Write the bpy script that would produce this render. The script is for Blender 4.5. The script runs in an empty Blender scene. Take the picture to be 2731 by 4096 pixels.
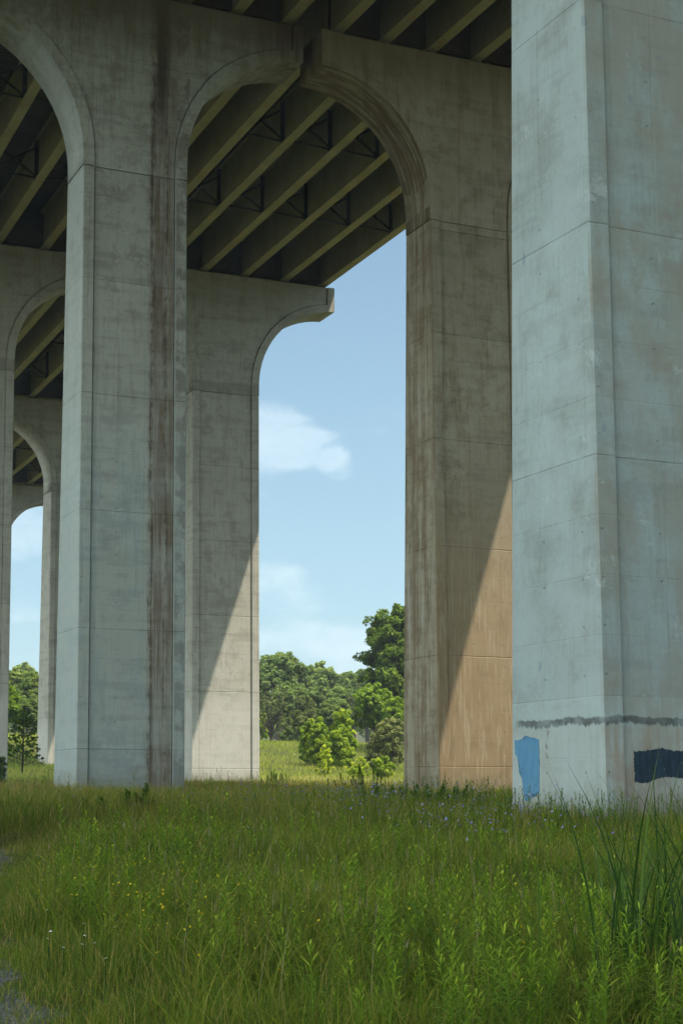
import bpy, bmesh, math, random
import numpy as np
from mathutils import Vector, Matrix
R = math.radians
rng = np.random.default_rng(7)
random.seed(7)
W = 4.5                     # metres per column width
EYE = 1.65
SCN = bpy.context.scene
COL = SCN.collection

# ------------------------------------------------------------------ helpers
def tag(o, label=None, cat=None, group=None, kind=None):
    if label: o['label'] = label
    if cat: o['category'] = cat
    if group: o['group'] = group
    if kind: o['kind'] = kind
    return o

def empty(name, loc, rz=0.0):
    o = bpy.data.objects.new(name, None); COL.objects.link(o)
    o.location = loc; o.rotation_euler = (0, 0, rz); o.empty_display_size = .5
    return o

def link(name, me, mats, parent=None, smooth=False):
    o = bpy.data.objects.new(name, me); COL.objects.link(o)
    for m in (mats if isinstance(mats, (list, tuple)) else [mats]):
        if m and m.name not in [x.name for x in me.materials]: me.materials.append(m)
    if parent: o.parent = parent
    if smooth:
        me.polygons.foreach_set('use_smooth', np.ones(len(me.polygons), dtype=bool))
    return o

class MB:
    """small mesh collector"""
    def __init__(s): s.v = []; s.f = []
    def box(s, a, b):
        x0, y0, z0 = a; x1, y1, z1 = b; n = len(s.v)
        s.v += [(x0,y0,z0),(x1,y0,z0),(x1,y1,z0),(x0,y1,z0),(x0,y0,z1),(x1,y0,z1),(x1,y1,z1),(x0,y1,z1)]
        s.f += [(n,n+3,n+2,n+1),(n+4,n+5,n+6,n+7),(n,n+1,n+5,n+4),(n+1,n+2,n+6,n+5),(n+2,n+3,n+7,n+6),(n+3,n,n+4,n+7)]
    def bar(s, A, B, w, h, up=(0,0,1)):
        A = Vector(A); B = Vector(B); d = (B-A).normalized(); up = Vector(up)
        x = d.cross(up); 
        if x.length < 1e-4: x = d.cross(Vector((1,0,0)))
        x.normalize(); y = x.cross(d).normalized(); n = len(s.v)
        for P in (A, B):
            for sx, sy in ((-1,-1),(1,-1),(1,1),(-1,1)):
                s.v.append(tuple(P + x*sx*w/2 + y*sy*h/2))
        s.f += [(n,n+1,n+2,n+3),(n+7,n+6,n+5,n+4)] + [(n+i, n+4+i, n+4+(i+1)%4, n+(i+1)%4) for i in range(4)]
    def tube(s, pts, rad, seg=7):
        n0 = len(s.v); m = len(pts); pts = [Vector(p) for p in pts]
        for i, p in enumerate(pts):
            d = (pts[min(i+1,m-1)] - pts[max(i-1,0)]).normalized()
            x = d.cross(Vector((.31,.95,.1))).normalized(); y = x.cross(d)
            for k in range(seg):
                a = 2*math.pi*k/seg; s.v.append(tuple(p + (x*math.cos(a)+y*math.sin(a))*rad[i]))
        for i in range(m-1):
            for k in range(seg):
                a = n0+i*seg+k; b = n0+i*seg+(k+1)%seg; s.f.append((a, b, b+seg, a+seg))
        s.f.append(tuple(n0+(m-1)*seg+k for k in range(seg)))
    def mesh(s, name):
        me = bpy.data.meshes.new(name); me.from_pydata([tuple(v) for v in s.v], [], s.f); me.validate(); me.update()
        bm = bmesh.new(); bm.from_mesh(me); bmesh.ops.recalc_face_normals(bm, faces=bm.faces); bm.to_mesh(me); bm.free()
        return me
    def build(s, name, mat, parent=None, smooth=False): return link(name, s.mesh(name), mat, parent, smooth)

def fastmesh(name, V, F, tint=None, matidx=None):
    """V (n,3), F list of (k,4) / (k,3) arrays"""
    me = bpy.data.meshes.new(name)
    me.vertices.add(len(V)); me.vertices.foreach_set('co', np.asarray(V, np.float32).ravel())
    F = [np.asarray(f) for f in F if len(f)]
    loops = np.concatenate([f.ravel() for f in F]).astype(np.int32)
    tot = np.concatenate([np.full(len(f), f.shape[1]) for f in F]).astype(np.int32)
    start = np.concatenate([[0], np.cumsum(tot)[:-1]]).astype(np.int32)
    me.loops.add(len(loops)); me.loops.foreach_set('vertex_index', loops)
    me.polygons.add(len(tot)); me.polygons.foreach_set('loop_start', start)
    try: me.polygons.foreach_set('loop_total', tot)
    except Exception: pass
    if matidx is not None: me.polygons.foreach_set('material_index', np.asarray(matidx, np.int32))
    if tint is not None:
        a = me.attributes.new('tint', 'FLOAT', 'POINT'); a.data.foreach_set('value', np.asarray(tint, np.float32))
    me.update(calc_edges=True); me.validate()
    return me

# ------------------------------------------------------------------ node helpers
class NB:
    def __init__(s, mat): s.t = mat.node_tree; s.n = s.t.nodes; s.l = s.t.links
    def node(s, typ, **kw):
        n = s.n.new(typ)
        ins = kw.pop('ins', {})
        for k, v in kw.items(): setattr(n, k, v)
        for k, v in ins.items(): s.put(n.inputs[k], v)
        return n
    def put(s, sock, v):
        if isinstance(v, X): s.l.new(v.s, sock)
        elif hasattr(v, 'is_output'): s.l.new(v, sock)
        else:
            if sock.type == 'RGBA' and isinstance(v, (tuple, list)) and len(v) == 3: v = (*v, 1)
            sock.default_value = v
    def m(s, op, a, b=0.0, c=0.0, clamp=False):
        n = s.n.new('ShaderNodeMath'); n.operation = op; n.use_clamp = clamp
        s.put(n.inputs[0], a); s.put(n.inputs[1], b)
        if op in ('MULTIPLY_ADD', 'SMOOTH_MIN', 'SMOOTH_MAX', 'COMPARE', 'WRAP'): s.put(n.inputs[2], c)
        return X(s, n.outputs[0])
    def noise(s, vec, scale, detail=3, rough=.55, dist=0.0, w=None):
        n = s.n.new('ShaderNodeTexNoise')
        if w is not None: n.noise_dimensions = '4D'; n.inputs['W'].default_value = w
        s.put(n.inputs['Vector'], vec); n.inputs['Scale'].default_value = scale
        n.inputs['Detail'].default_value = detail; n.inputs['Roughness'].default_value = rough
        n.inputs['Distortion'].default_value = dist
        return X(s, n.outputs['Fac'])
    def comb(s, x, y, z):
        n = s.n.new('ShaderNodeCombineXYZ')
        for i, v in enumerate((x, y, z)): s.put(n.inputs[i], v)
        return X(s, n.outputs[0])
    def sep(s, v):
        n = s.n.new('ShaderNodeSeparateXYZ'); s.put(n.inputs[0], v)
        return [X(s, o) for o in n.outputs]
    def ss(s, x, a, b):          # smoothstep a..b
        n = s.n.new('ShaderNodeMapRange'); n.interpolation_type = 'SMOOTHSTEP'
        s.put(n.inputs['Value'], x); n.inputs['From Min'].default_value = a; n.inputs['From Max'].default_value = b
        return X(s, n.outputs[0])
    def mix(s, f, a, b, mode='MIX'):
        n = s.n.new('ShaderNodeMix'); n.data_type = 'RGBA'; n.blend_type = mode
        s.put(n.inputs[0], f); s.put(n.inputs[6], a); s.put(n.inputs[7], b)
        return X(s, n.outputs[2])
    def ramp(s, f, stops):
        n = s.n.new('ShaderNodeValToRGB'); s.put(n.inputs[0], f); e = n.color_ramp.elements
        while len(e) < len(stops): e.new(.5)
        for i, (p, c) in enumerate(stops): e[i].position = p; e[i].color = (*c, 1)
        return X(s, n.outputs[0])
    def vec(s, op, a, b=(0,0,0)):
        n = s.n.new('ShaderNodeVectorMath'); n.operation = op
        s.put(n.inputs[0], a); s.put(n.inputs[1], b)
        return X(s, n.outputs['Value'] if op in ('DOT_PRODUCT','LENGTH','DISTANCE') else n.outputs[0])
class X:
    def __init__(s, nb, sock): s.b = nb; s.s = sock
    def __add__(s, o): return s.b.m('ADD', s, o)
    def __radd__(s, o): return s.b.m('ADD', o, s)
    def __sub__(s, o): return s.b.m('SUBTRACT', s, o)
    def __rsub__(s, o): return s.b.m('SUBTRACT', o, s)
    def __mul__(s, o): return s.b.m('MULTIPLY', s, o)
    def __rmul__(s, o): return s.b.m('MULTIPLY', o, s)
    def __truediv__(s, o): return s.b.m('DIVIDE', s, o)
    def abs(s): return s.b.m('ABSOLUTE', s)
    def fract(s): return s.b.m('FRACT', s)
    def floor(s): return s.b.m('FLOOR', s)
    def clamp(s): return s.b.m('ADD', s, 0, clamp=True)
    def max(s, o): return s.b.m('MAXIMUM', s, o)
    def min(s, o): return s.b.m('MINIMUM', s, o)
    def gt(s, o): return s.b.m('GREATER_THAN', s, o)
    def lt(s, o): return s.b.m('LESS_THAN', s, o)

def newmat(name):
    m = bpy.data.materials.new(name); m.use_nodes = True
    nb = NB(m); nb.n.clear()
    out = nb.n.new('ShaderNodeOutputMaterial'); return m, nb, out

def principled(nb, out, color, rough=.85, normal=None, spec=.3, **kw):
    p = nb.n.new('ShaderNodeBsdfPrincipled')
    nb.put(p.inputs['Base Color'], color); nb.put(p.inputs['Roughness'], rough)
    p.inputs['Specular IOR Level'].default_value = spec
    if normal is not None: nb.put(p.inputs['Normal'], normal)
    for k, v in kw.items(): nb.put(p.inputs[k], v)
    nb.l.new(p.outputs[0], out.inputs['Surface']); return p

def bump(nb, h, strength=.5, dist=.02):
    b = nb.n.new('ShaderNodeBump'); b.inputs['Strength'].default_value = strength
    b.inputs['Distance'].default_value = dist; nb.put(b.inputs['Height'], h)
    return X(nb, b.outputs[0])

# ------------------------------------------------------------------ concrete
LIFT = 1.07*W
def concrete(name, base, cool, warm, seed, warm_amt=.5, dark_amt=.6, extra=None, pan=1.0, jm=1.0, zo=0.0, zmin=-99., zg=-25.6):
    """board-marked cast concrete; object space: x along the bent, y along the bridge, z up from the groove"""
    m, nb, out = newmat(name)
    tc = nb.n.new('ShaderNodeTexCoord'); P = X(nb, tc.outputs['Object'])
    geo = nb.n.new('ShaderNodeNewGeometry')
    N0 = nb.sep(X(nb, tc.outputs['Normal']))
    x, y, z = nb.sep(P)
    side = N0[0].abs().gt(.5)                       # 1 on the flanks
    h = x + (y - x)*side                            # horizontal coordinate on the face
    soff = (seed*7.3) % 50
    Ps = nb.vec('ADD', P, (soff, soff*.7, soff*1.3))
    sx, sy, sz = nb.sep(Ps)
    Vst = nb.comb(sx*1.6, sy*1.6, sz*.11)           # stretched vertically
    Hst = nb.comb(sx*.35, sy*.35, sz*2.6)           # stretched horizontally
    n_big = nb.noise(Ps, .22, 4, .6, w=seed); n_mid = nb.noise(Ps, 1.1, 5, .65, w=seed+2)
    n_fine = nb.noise(Ps, 9, 4, .7); n_v = nb.noise(Vst, 1.3, 5, .65); n_v2 = nb.noise(Vst, 5., 4, .6)
    n_h = nb.noise(Hst, 1.2, 4, .6)
    # lifts: each pour has its own tone
    zl = ((z + zo)*-1.0)/LIFT; li = zl.floor(); lf = zl.fract()
    wn = nb.node('ShaderNodeTexWhiteNoise', noise_dimensions='1D', ins={'W': li + seed*3.1})
    ltone = X(nb, wn.outputs['Value'])
    wob = (nb.noise(nb.comb(sx*1.2, sy*1.2, sz*.3), 1.5, 3) - .5)*.010
    jd = ((lf + wob) - 0.0).min(1.0 - lf)*LIFT      # metres to the pour joint
    joint = (1.0 - nb.ss(jd, .004, .034))*z.gt(zmin)*(z.lt(-.3)*.8 + .2)*(nb.ss(n_mid*.6+n_v*.4, .38, .58)*.7 + .3)
    z5 = (zl*4).fract(); j5 = (1.0 - nb.ss((z5.min(1.0 - z5))*(LIFT/4), .004, .022))*nb.ss(n_mid, .36, .56)
    # vertical panel joints of the forms
    hx = (h/1.02 + .31).fract(); vj = (1.0 - nb.ss((hx.min(1.0-hx))*1.02, .004, .02))*nb.ss(nb.noise(Vst, 2.2, 2), .36, .6)
    # tie holes
    tx = ((h - .86)/1.46).fract() - .5; tz = (z/(LIFT/5) + .37).fract() - .5
    td = nb.vec('LENGTH', nb.comb(tx*1.46, tz*(LIFT/5), 0.0))
    tie = (1.0 - nb.ss(td, .018, .045))*nb.ss(nb.noise(Ps, .9, 2, w=seed+9), .42, .55)
    tierun = (1.0 - nb.ss((tx*1.46).abs(), .01, .06))*nb.ss(n_v, .5, .7)
    # pores
    vo = nb.node('ShaderNodeTexVoronoi', feature='F1', ins={'Vector': Ps, 'Scale': 7.0})
    pore = (1.0 - nb.ss(X(nb, vo.outputs['Distance']), .03, .10))*nb.ss(n_mid, .45, .7)
    col = nb.mix(nb.ss(n_big*.55 + n_v*.45, .36, .64), base, cool)
    col = nb.mix(nb.ss(n_mid*.5 + n_v*.5, .47, .68)*warm_amt, col, warm)
    dk = tuple(c*.55 for c in base)
    col = nb.mix(nb.ss(n_h*.5 + n_mid*.5, .47, .60)*(.62*dark_amt), col, dk)
    blot = nb.noise(nb.comb(sx*.9, sy*.9, sz*.7), 1.9, 7, .75, w=seed+5)
    col = nb.mix(nb.ss(blot, .50, .60)*nb.ss(n_big, .40, .58)*(.55*dark_amt), col, tuple(c*.62 for c in warm))
    col = nb.mix(nb.ss(n_v2*.6 + n_v*.4, .49, .62)*(.45*dark_amt), col, tuple(c*.5 for c in warm))
    lt = tuple(min(1, c*1.35) for c in cool)
    col = nb.mix(nb.ss(n_v2*.5 + n_fine*.2 + n_big*.3, .55, .67)*.42, col, lt)
    tone = (ltone - .5)*.15 + 1.0 + (n_fine - .5)*.30
    col = nb.mix(1.0, col, nb.comb(tone, tone, tone), 'MULTIPLY')
    lines = (joint*.42*jm + j5*.20*pan + vj*.17*pan + tie*.5*pan + tierun*.10 + pore*.22).clamp()
    col = nb.mix(lines, col, (.09, .082, .065))
    H = n_fine*.12 + n_mid*.5 + n_v2*.15 - joint*(1.4*jm) - j5*.25 - vj*.35 - tie*1.5 - pore*.6
    ctx = dict(nb=nb, x=x, y=y, z=z, h=h, side=side, n_big=n_big, n_mid=n_mid, n_fine=n_fine, n_v=n_v, n_v2=n_v2, n_h=n_h, N=N0, Ps=Ps)
    if extra: col = extra(ctx, col)
    spl = 1.0 - nb.ss(z + (nb.noise(Ps, 1.7, 5, .7) - .5)*1.6, zg + .35, zg + 1.35)
    col = nb.mix(spl*.38, col, (.150,.130,.080))
    principled(nb, out, col, .88, bump(nb, H, .55, .03), .25)
    return m

def band(c, x0, x1, edge=.12, wob=.25):
    nb = c['nb']; n = nb.noise(nb.comb(c['z']*.25, c['x']*.4, 0.0), 1.4, 4)
    xx = c['x'] + (n - .5)*wob
    return nb.ss(xx, x0-edge, x0+edge)*(1.0 - nb.ss(xx, x1-edge, x1+edge))

def ex_second(c, col):      # dark brown run-off band down the right of the panel and to the right strip
    nb = c['nb']; front = c['N'][1].lt(-.3)
    rag = nb.noise(nb.comb(c['x']*1.5, 0.0, c['z']*.8), 2.2, 6, .7)
    streak = nb.noise(nb.comb(c['x']*4.5, 0.0, c['z']*.16), 1.5, 6, .66, w=3)
    def bnd(x0, x1, e, wob):
        xx = c['x'] + (rag - .5)*wob + (c['n_v'] - .5)*wob*.6
        return nb.ss(xx, x0-e, x0+e)*(1.0 - nb.ss(xx, x1-e, x1+e))
    b = bnd(.645*W, .89*W, .15, .50)*(.55 + .6*nb.ss(nb.noise(nb.comb(0.0, 0.0, c['z']*.22), 1.3, 4), .36, .58))
    inten = nb.ss(streak, .36, .60)*.46 + .28 + nb.ss(rag, .45, .6)*.10
    col = nb.mix(b*front*inten, col, (.130, .086, .052))
    thin = bnd(.66*W, .70*W, .05, .30).max(bnd(.80*W, .83*W, .05, .30))
    col = nb.mix(thin*front*nb.ss(streak*.5+rag*.5, .44, .56)*.6, col, (.05, .034, .022))
    b2 = bnd(.895*W, 1.02*W, .04, .3)*nb.ss(nb.noise(c['Ps'], .9, 6, .72), .45, .56)
    col = nb.mix(b2*front*.62, col, (.125, .10, .075))
    core = bnd(.70*W, .80*W, .10, .45)*nb.ss(c['z'] + (rag-.5)*2, .1*W, 1.2*W)
    col = nb.mix(core*front*.85, col, (.035, .022, .012))
    teal = (1.0 - nb.ss(c['z'] + (rag-.5)*3, -3.2*W, -1.6*W))*nb.ss(c['n_mid']*.5+c['n_v']*.5, .42, .56)
    col = nb.mix((teal*.45).max((1.0 - nb.ss(c['z'], -3.4*W, -1.0*W))*.22)*(1.0-b), col, (.30, .375, .375))
    col = nb.mix(c['side']*.35, col, (.37, .42, .41))  # flanks paled: skylight from the side is painted into their colour
    top = nb.ss(c['z'] + (c['n_v'] - .5)*3.5 + (rag-.5)*2, .95*W, 1.7*W)  # olive under-deck shade painted into the top of the cap
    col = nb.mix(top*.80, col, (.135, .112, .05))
    end = nb.ss(c['x'] + (streak - .5)*1.8, 1.4*W, 2.1*W)*nb.ss(c['z'] + (c['n_v']-.5)*3, 1.2*W, 1.75*W)
    return nb.mix(end*.75, col, (.065, .035, .018))

def ex_right(c, col):       # tan weathered pier, rusty streaks on the left flank, dark stained left arm
    nb = c['nb']; sd = c['side']; front = c['N'][1].lt(-.3)
    low = 1.0 - nb.ss(c['z'] + (c['n_mid'] - .5)*5, -3.9*W, -2.3*W)
    midz = (1.0 - nb.ss(c['z'] + (c['n_mid'] - .5)*6 + (c['n_v']-.5)*6 + c['x']*.9, -1.6*W, .3*W))
    patch_ = nb.ss(nb.noise(nb.comb(c['x']*.55, c['y']*.5, c['z']*.22), 1.6, 6, .68, w=4), .40, .58)
    col = nb.mix(midz*front*(patch_*.42 + .56), col, (.185, .120, .053))
    blot = nb.ss(c['n_big']*.5 + c['n_mid']*.5, .30, .62)
    tan_ = nb.mix(blot, (.235,.158,.080), (.300,.212,.118))
    col = nb.mix(low*front*.80, col, tan_)
    dk2 = nb.ss(nb.noise(nb.comb(c['x']*.9, 2.0, c['z']*.5), 1.5, 6, .7, w=6), .50, .62)*low*front
    col = nb.mix(dk2*.35, col, (.17, .115, .06))
    pale = nb.ss(c['x'] + (c['n_v2']-.5)*.8, .66*W, .84*W)*nb.ss(c['n_v2'], .5, .62)*front
    col = nb.mix(pale*.22*low, col, (.50, .42, .30))
    # streaks on flank
    v = nb.noise(nb.comb(c['y']*1.3 + (c['n_mid']-.5)*.5, 0.0, c['z']*.10), 1.5, 5, .60)
    col = nb.mix(sd*nb.ss(v*.75 + c['n_mid']*.25, .44, .60)*.66, col, (.165, .11, .06))
    col = nb.mix(sd*(nb.ss(v, .34, .42)*-1.0 + 1.0)*.5, col, (.42, .40, .34))
    rust = (1.0 - nb.ss((c['y'] - 1.45 + (c['n_v']-.5)*.3).abs(), .01, .05)).max(1.0 - nb.ss((c['y'] - .72 + (c['n_v']-.5)*.25).abs(), .01, .045))
    col = nb.mix(sd*rust*.7, col, (.13, .055, .02))
    # arch soffit and left arm run-off
    arm = (1.0 - nb.ss(c['x'] + (c['n_v2'] - .5)*1.5, -.95*W, -.2*W))*nb.ss(c['z'], .2*W, 1.0*W)
    col = nb.mix(arm*nb.ss(c['n_v2'], .34, .54)*.85, col, (.075, .045, .022))
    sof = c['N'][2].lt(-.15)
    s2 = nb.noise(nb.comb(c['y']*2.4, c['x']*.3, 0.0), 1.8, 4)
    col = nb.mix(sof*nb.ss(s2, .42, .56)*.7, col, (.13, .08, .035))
    top = nb.ss(c['z'] + (c['n_v'] - .5)*3.5, 1.0*W, 1.8*W)  # cap top darkened to paint in the shade beneath the deck
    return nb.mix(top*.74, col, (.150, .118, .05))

def ex_near(c, col):        # pale blue-grey nearest pier, ragged tar-dark line and rusty wash below it
    nb = c['nb']; z = c['z']; front = c['N'][1].lt(-.3)
    hx = c['h']
    lo = (nb.noise(nb.comb(hx*.8, 3.0, 0.0), 1.3, 2) - .5)*.16
    top_ = nb.noise(nb.comb(hx*3.0, 0.0, z*.6), 1.6, 6, .75); bot_ = nb.noise(nb.comb(hx*4.5, 7.0, z*.5), 1.8, 6, .75)
    dz_ = z + lo - (-5.517*W)
    gate = 1.0 - nb.ss(c['side']*c['y'], 2.5, 2.95)
    ln = (1.0 - nb.ss(dz_ + (top_-.5)*-.22, .045, .085))*nb.ss(dz_ + (bot_-.5)*.34, -.105, -.05)*gate
    below = 1.0 - nb.ss(z, -5.56*W, -5.53*W)
    col = nb.mix(below*front*nb.ss(c['n_v2']*.5 + c['n_mid']*.5, .38, .62)*.75, col, (.30, .20, .13))
    col = nb.mix(below*.22, col, (.42, .36, .28))
    br = front*nb.ss(c['n_big']*.45 + c['n_mid']*.3 + c['n_v']*.25, .48, .62)
    col = nb.mix(br*.42, col, (.22, .19, .14))
    wp = nb.ss(nb.noise(nb.comb(c['x']*.5, 5.0, z*.28), 1.2, 6, .66, w=8), .44, .58)*front
    col = nb.mix(wp*.50, col, (.27, .235, .175))
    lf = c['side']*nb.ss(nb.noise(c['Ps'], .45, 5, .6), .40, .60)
    col = nb.mix(lf*.35, col, (.43, .50, .50))  # skylight on the flank painted in as paler bluish patches
    eff = nb.ss(nb.noise(c['Ps'], .8, 6, .8, .4), .60, .70)
    col = nb.mix(eff*.45, col, (.50, .56, .55))
    spot = nb.node('ShaderNodeTexVoronoi', feature='F1', ins={'Vector': nb.comb(c['x']*.9, c['y']*.9, c['z']*.55), 'Scale': 1.0})
    col = nb.mix((1.0 - nb.ss(X(nb, spot.outputs['Distance']) + (c['n_fine']-.5)*.08, .05, .09))*.5, col, (.17, .22, .26))
    tar = nb.ss(nb.noise(c['Ps'], 2.3, 5), .35, .6)*.35 + .50
    # rusty paint drips on the flank
    rd = sdrip = (1.0 - nb.ss((c['y'] - 1.55).abs(), .02, .12))*c['side']*nb.ss(c['n_fine'], .5, .6)*nb.ss(z, -5.80*W, -5.62*W)*(below)
    col = nb.mix(rd*.8, col, (.14, .07, .04))
    return nb.mix(ln*tar, col, (.062, .065, .062))

def ex_far(c, col):
    nb = c['nb']
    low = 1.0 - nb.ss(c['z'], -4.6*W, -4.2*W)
    col = nb.mix(low*.5, col, (.56, .53, .46))  # lower column paled: its sunlit brightness is put into the colour
    bnd = nb.ss(c['z'], -.02*W, .0*W)*(1.0 - nb.ss(c['z'], .14*W, .17*W))
    col = nb.mix(bnd*c['N'][1].lt(-.3)*.4, col, (.17, .15, .12))
    top = nb.ss(c['z'] + (c['n_v'] - .5)*3.5, .9*W, 1.8*W)  # weaker painted under-deck shade towards the cap top
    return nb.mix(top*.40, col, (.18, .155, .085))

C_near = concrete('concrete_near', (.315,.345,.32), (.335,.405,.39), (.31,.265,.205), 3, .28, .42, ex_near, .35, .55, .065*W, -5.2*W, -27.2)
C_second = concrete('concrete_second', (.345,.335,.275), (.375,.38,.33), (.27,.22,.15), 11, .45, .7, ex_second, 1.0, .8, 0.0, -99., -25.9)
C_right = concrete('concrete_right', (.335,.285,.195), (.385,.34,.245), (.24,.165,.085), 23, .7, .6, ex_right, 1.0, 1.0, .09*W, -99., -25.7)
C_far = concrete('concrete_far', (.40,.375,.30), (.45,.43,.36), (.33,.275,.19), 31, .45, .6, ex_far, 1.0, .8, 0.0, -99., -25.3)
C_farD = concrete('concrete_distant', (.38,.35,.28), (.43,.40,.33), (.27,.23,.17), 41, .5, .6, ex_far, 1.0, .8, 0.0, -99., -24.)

def m_girder():
    m, nb, out = newmat('girder_steel')
    tc = nb.n.new('ShaderNodeTexCoord'); P = X(nb, tc.outputs['Object']); x, y, z = nb.sep(P)
    n1 = nb.noise(P, .5, 4); n2 = nb.noise(nb.comb(x*2, y*1.5, z*.25), 3, 4); n3 = nb.noise(P, 6, 4)
    col = nb.mix(nb.ss(n1, .35, .65), (.38,.345,.185), (.31,.29,.155))
    col = nb.mix(nb.ss(n2, .5, .7)*.4, col, (.22,.20,.09))
    rust = nb.ss(nb.noise(P, .33, 5, .7), .56, .66)*nb.ss(n3, .4, .6)
    col = nb.mix(rust*.7, col, (.30,.17,.05))
    col = nb.mix(nb.ss(n3, .3, .7)*.15, col, (.5,.46,.26))
    principled(nb, out, col, .7, bump(nb, n3, .2, .01), .3); return m
def m_plain(name, c1, c2, scale=2., rough=.7, metallic=0.):
    m, nb, out = newmat(name)
    tc = nb.n.new('ShaderNodeTexCoord'); P = X(nb, tc.outputs['Object'])
    n = nb.noise(P, scale, 5, .65); n2 = nb.noise(P, scale*7, 3)
    col = nb.mix(nb.ss(n*.7+n2*.3, .35, .65), c1, c2)
    principled(nb, out, col, rough, bump(nb, n2, .3, .01), .3, Metallic=metallic); return m
def m_form():
    m, nb, out = newmat('deck_form')
    tc = nb.n.new('ShaderNodeTexCoord'); P = X(nb, tc.outputs['Object']); x, y, z = nb.sep(P)
    w = (y/.30).fract(); rib = nb.ss((w-.5).abs(), .15, .32)
    n = nb.noise(P, .6, 4)
    col = nb.mix(nb.ss(n, .4, .65), (.085,.075,.055), (.12,.10,.06))
    col = nb.mix(rib*.5, col, (.03,.03,.025))
    principled(nb, out, col, .6, bump(nb, rib, .8, .05), .3); return m
def m_paint(name, c1, c2):
    m, nb, out = newmat(name)
    tc = nb.n.new('ShaderNodeTexCoord'); P = X(nb, tc.outputs['Object']); x, y, z = nb.sep(P)
    roll = nb.noise(nb.comb(x*9, y*9, z*.9), 1.4, 4); n = nb.noise(P, 3.5, 5, .7); sp = nb.noise(P, 26, 4, .7)
    col = nb.mix(nb.ss(roll*.6 + n*.4, .36, .64), c1, c2)
    col = nb.mix(nb.ss(sp*.7 + n*.3, .61, .66)*.8, col, (.30,.32,.30))
    principled(nb, out, col, .6, bump(nb, sp, .4, .01), .3); return m
GIRD = m_girder(); FORM = m_form()
FRAME = m_plain('cross_frame_steel', (.022,.022,.018), (.04,.038,.028))
DIAPH = m_plain('diaphragm_steel', (.07,.05,.03), (.10,.08,.045))
BEAR = m_plain('bearing_rubber', (.03,.028,.025), (.05,.045,.04))
PARA = m_plain('parapet_concrete', (.36,.34,.29), (.46,.44,.38), .8, .85)
BLUE = m_paint('blue_wall_paint', (.075,.205,.335), (.10,.25,.38))
NAVY = m_paint('navy_wall_paint', (.005,.018,.032), (.016,.036,.055))

# ------------------------------------------------------------------ piers
S = .107; D = .022; T = .555; HT = 1.748; BV = .0195
RA = 1.215; Z0 = .172; ARM = 1.18
RM = 1.379; ZM = .09
L1 = 1 + 2*1.3664      # distance between the two columns of the left bridge
FR = {  # (bent, bridge) -> u, v, z, rot   (world units of W, z relative to the eye)
 (-2,0):(3.95,-1.95,5.95,.02), (-1,0):(3.914,6.072,5.832,.009), (0,0):(3.717,14.053,5.726,0), (1,0):(3.80,21.574,5.716,-.01), (2,0):(3.879,29.88,5.70,.023), (3,0):(3.875,38.19,5.64,.034),(4,0):(3.86,46.4,5.58,.045),
 (-2,1):(3.95,-2.08,5.91,.02), (-1,1):(3.914,5.945,5.79,.009), (0,1):(3.717,13.925,5.684,0), (1,1):(3.80,21.447,5.675,-.01), (2,1):(3.879,29.755,5.666,.023), (3,1):(3.875,38.062,5.597,.034),(4,1):(3.86,46.3,5.55,.045)}
def frame_w(i, b):
    u, v, z, r = FR[(i, b)]; return Vector((u*W, v*W, z*W + EYE)), r
def loc2w(i, b, P):
    o, r = frame_w(i, b); x, y, z = P[0]*W, P[1]*W, P[2]*W
    return Vector((o.x + math.cos(r)*x - math.sin(r)*y, o.y + math.sin(r)*x + math.cos(r)*y, o.z + z))

def arm_left(c0, n=16):
    cx = c0 - RA; eL = c0 - ARM
    P = [(eL, HT), (eL, Z0 + math.sqrt(RA**2 - (eL-cx)**2))]; Q = [(eL+S, HT), (eL+S, Z0 + math.sqrt((RA+S)**2 - (eL+S-cx)**2))]
    a0 = math.acos((eL-cx)/RA)
    for k in range(1, n+1):
        a = a0*(1 - k/n); P.append((cx + RA*math.cos(a), Z0 + RA*math.sin(a)))
        qx = max(cx + (RA+S)*math.cos(a), eL+S+.002*k); Q.append((qx, Z0 + math.sqrt(max(0, (RA+S)**2 - (qx-cx)**2))))
    P.append((c0, 0)); Q.append((c0+S, 0)); return P, Q
def mirror(PQ, axis):
    return tuple([(2*axis - x, z) for x, z in reversed(L)] for L in PQ)
def mid_arch(ca, cb, n=32):     # right side of column a to left side of column b
    xm = (ca+1+cb)/2; r = (cb-ca-1)/2
    P = [(ca+1, 0)]; Q = [(ca+1-S, 0)]
    for k in range(n+1):
        a = math.pi*(1 - k/n); P.append((xm + r*math.cos(a), ZM + r*math.sin(a))); Q.append((xm + (r+S)*math.cos(a), ZM + (r+S)*math.sin(a)))
    P.append((cb, 0)); Q.append((cb-(-S), 0)); return P, Q

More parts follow.
